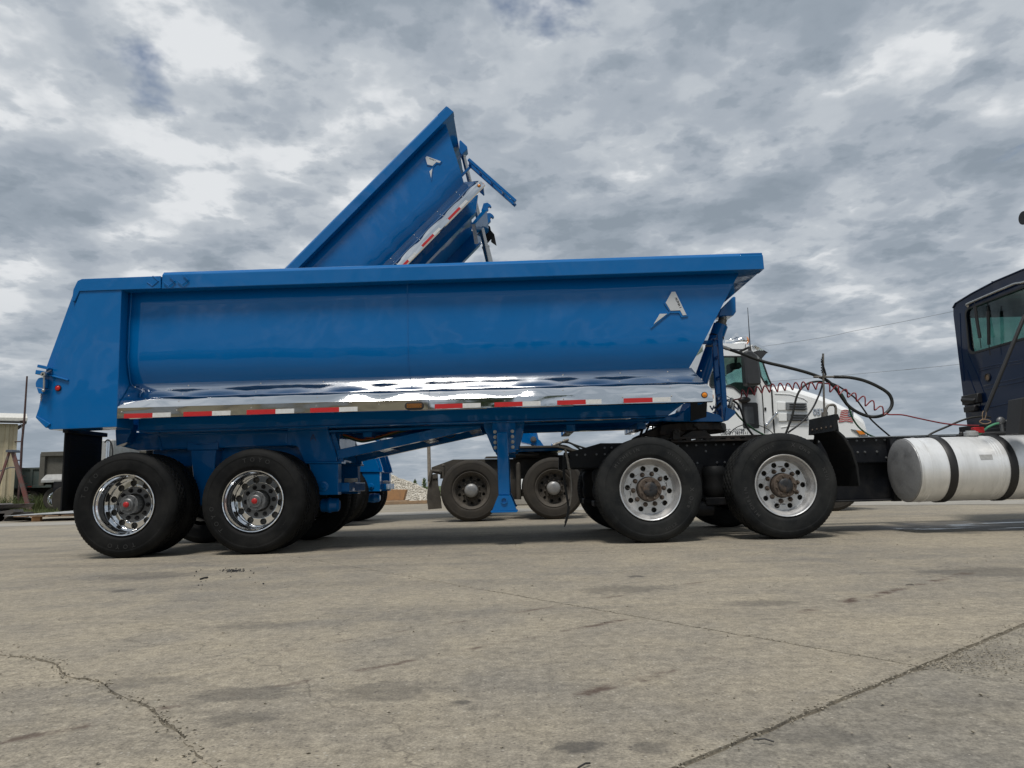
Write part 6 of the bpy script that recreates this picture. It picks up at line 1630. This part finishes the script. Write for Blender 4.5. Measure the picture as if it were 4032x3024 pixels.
# fence posts and shrubs beyond the yard
for i, (u, lab) in enumerate(((402, 'thin white fence post in the grass right of the gravel heap'),)):
    b = at('F', u, 740, 50)
    solo('fence_post', MB().cyl((b.x, 50, -.05), (b.x, 50, at('F', u, 700, 50).z), .045, n=8), M['printwhite'], lab, 'fence post')
def shrub(x, y, h, w, n, label):
    t = thing('shrub', label, 'shrub', (x, y, 0), 'shrubs at the yard edge')
    part(t, 'stem', MB().cyl((x, y, -.05), (x, y, h * .6), .03, .01, 6), M['pole'])
    mb = MB()
    for _ in range(n):
        k = rnd.random(); r = w * (1 - k) ** .7 * (.4 + .6 * rnd.random()); a = rnd.random() * 6.28
        c = Vector((x + r * math.cos(a), y + r * math.sin(a), .05 + h * k)); s_ = .05 + .03 * rnd.random()
        d = Vector((rnd.gauss(0, 1), rnd.gauss(0, 1), rnd.gauss(.6, 1))).normalized(); e = d.orthogonal().normalized()
        mb.add([c, c + d * s_ + e * s_ * .4, c + d * s_ * 2, c + d * s_ - e * s_ * .4], [(0, 1, 2, 3)])
    part(t, 'foliage', mb, M['leaf'])
c = at('F', 420, 740, 46); shrub(c.x, 46, at('F', 420, 712, 46).z, .22, 320, 'tall pointed shrub just left of the far mud flap')
c = at('F', 330, 740, 47); shrub(c.x, 47, at('F', 330, 725, 47).z, .25, 260, 'small shrub above the gravel heap')
c = at('F', 390, 760, 45); shrub(c.x - .1, 45, .50, .5, 420, 'broad low shrub right of the gravel heap')
mb = MB(); blades(mb, -9, 6, 44, 50, 5000, .35, .03, rnd)
o = part(None, 'field_edge_grass', mb, M['grass']); o['kind'] = 'stuff'; tag(o, 'strip of green grass at the far edge of the yard', 'grass')
# white storage box seen between the far truck's wheels
bx = at('F', 1300, 780, 24)
sb = thing('storage_tank', 'white box standing far back, seen between the dusty wheels', 'container', (bx.x + .2, 24.5, 0))
part(sb, 'shell', MB().box(at('F', 1262, 780, 24).x, at('F', 1420, 780, 24).x, 24, 25.4, .28, at('F', 1300, 680, 24).z + .2), M['white'], .05)
part(sb, 'base', MB().box(at('F', 1250, 780, 24).x, at('F', 1440, 780, 24).x, 23.9, 25.5, 0, .28), M['greenbody'], .02)
solo('concrete_block', MB().box(at('F', 1260, 900, 21).x, at('F', 1620, 900, 21).x, 21, 21.5, 0, .30), M['palegravel'], 'long pale kerb block on the yard between the dusty wheels', 'kerb', None, .03)

# ------------------------------------------------------------------ behind the camera: what the polished metal mirrors
shop = thing('workshop_building', 'long tan workshop building across the yard, mirrored in the polished fender', 'building', (-13, -21, 0))
part(shop, 'wall', MB().box(-24, -4.2, -26, -19, 0, 5.2), M['siding'])
part(shop, 'roof', MB().prism([(-24.5, 5.2), (-3.8, 5.2), (-3.8, 5.35), (-14, 6.6), (-24.5, 5.35)], -26.4, -18.6), M['galv'])
for i in range(4):
    x = -22.5 + i * 4.7
    part(shop, 'roller_door', MB().box(x, x + 3.4, -19.0, -18.94, 0, 3.9), M['greypane'])
def tree(x, y, h, w, n, label):
    t = thing('tree', label, 'tree', (x, y, 0), 'trees across the yard')
    part(t, 'trunk', MB().tube([(x, y, -.1), (x + .1, y, h * .4), (x - .1, y + .1, h * .8)], [.28, .2, .06], 10), M['pole'])
    mb = MB()
    for _ in range(n):
        u = Vector((rnd.gauss(0, 1), rnd.gauss(0, 1), rnd.gauss(0, 1))).normalized() * (rnd.random() ** .4)
        k = .75 + .4 * mnoise.noise((u.x * 2 + x, u.y * 2, u.z * 2))
        c = Vector((x, y, h * .62)) + Vector((u.x * w, u.y * w, u.z * h * .40)) * k; s_ = rnd.uniform(.10, .22)
        d = Vector((rnd.gauss(0, 1), rnd.gauss(0, 1), rnd.gauss(0, 1))).normalized(); e = d.orthogonal().normalized()
        mb.add([c, c + d * s_ + e * s_ * .5, c + d * s_ * 2, c + d * s_ - e * s_ * .5], [(0, 1, 2, 3)])
    part(t, 'crown', mb, M['leaf'])
tree(-1.6, -24, 7.0, 2.6, 2600, 'nearest of the trees mirrored in the polished fender')
tree(2.6, -26, 6.2, 2.3, 2200, 'middle one of the trees mirrored in the polished fender')
tree(6.2, -25, 5.4, 2.0, 1800, 'smallest of the trees mirrored in the polished fender')
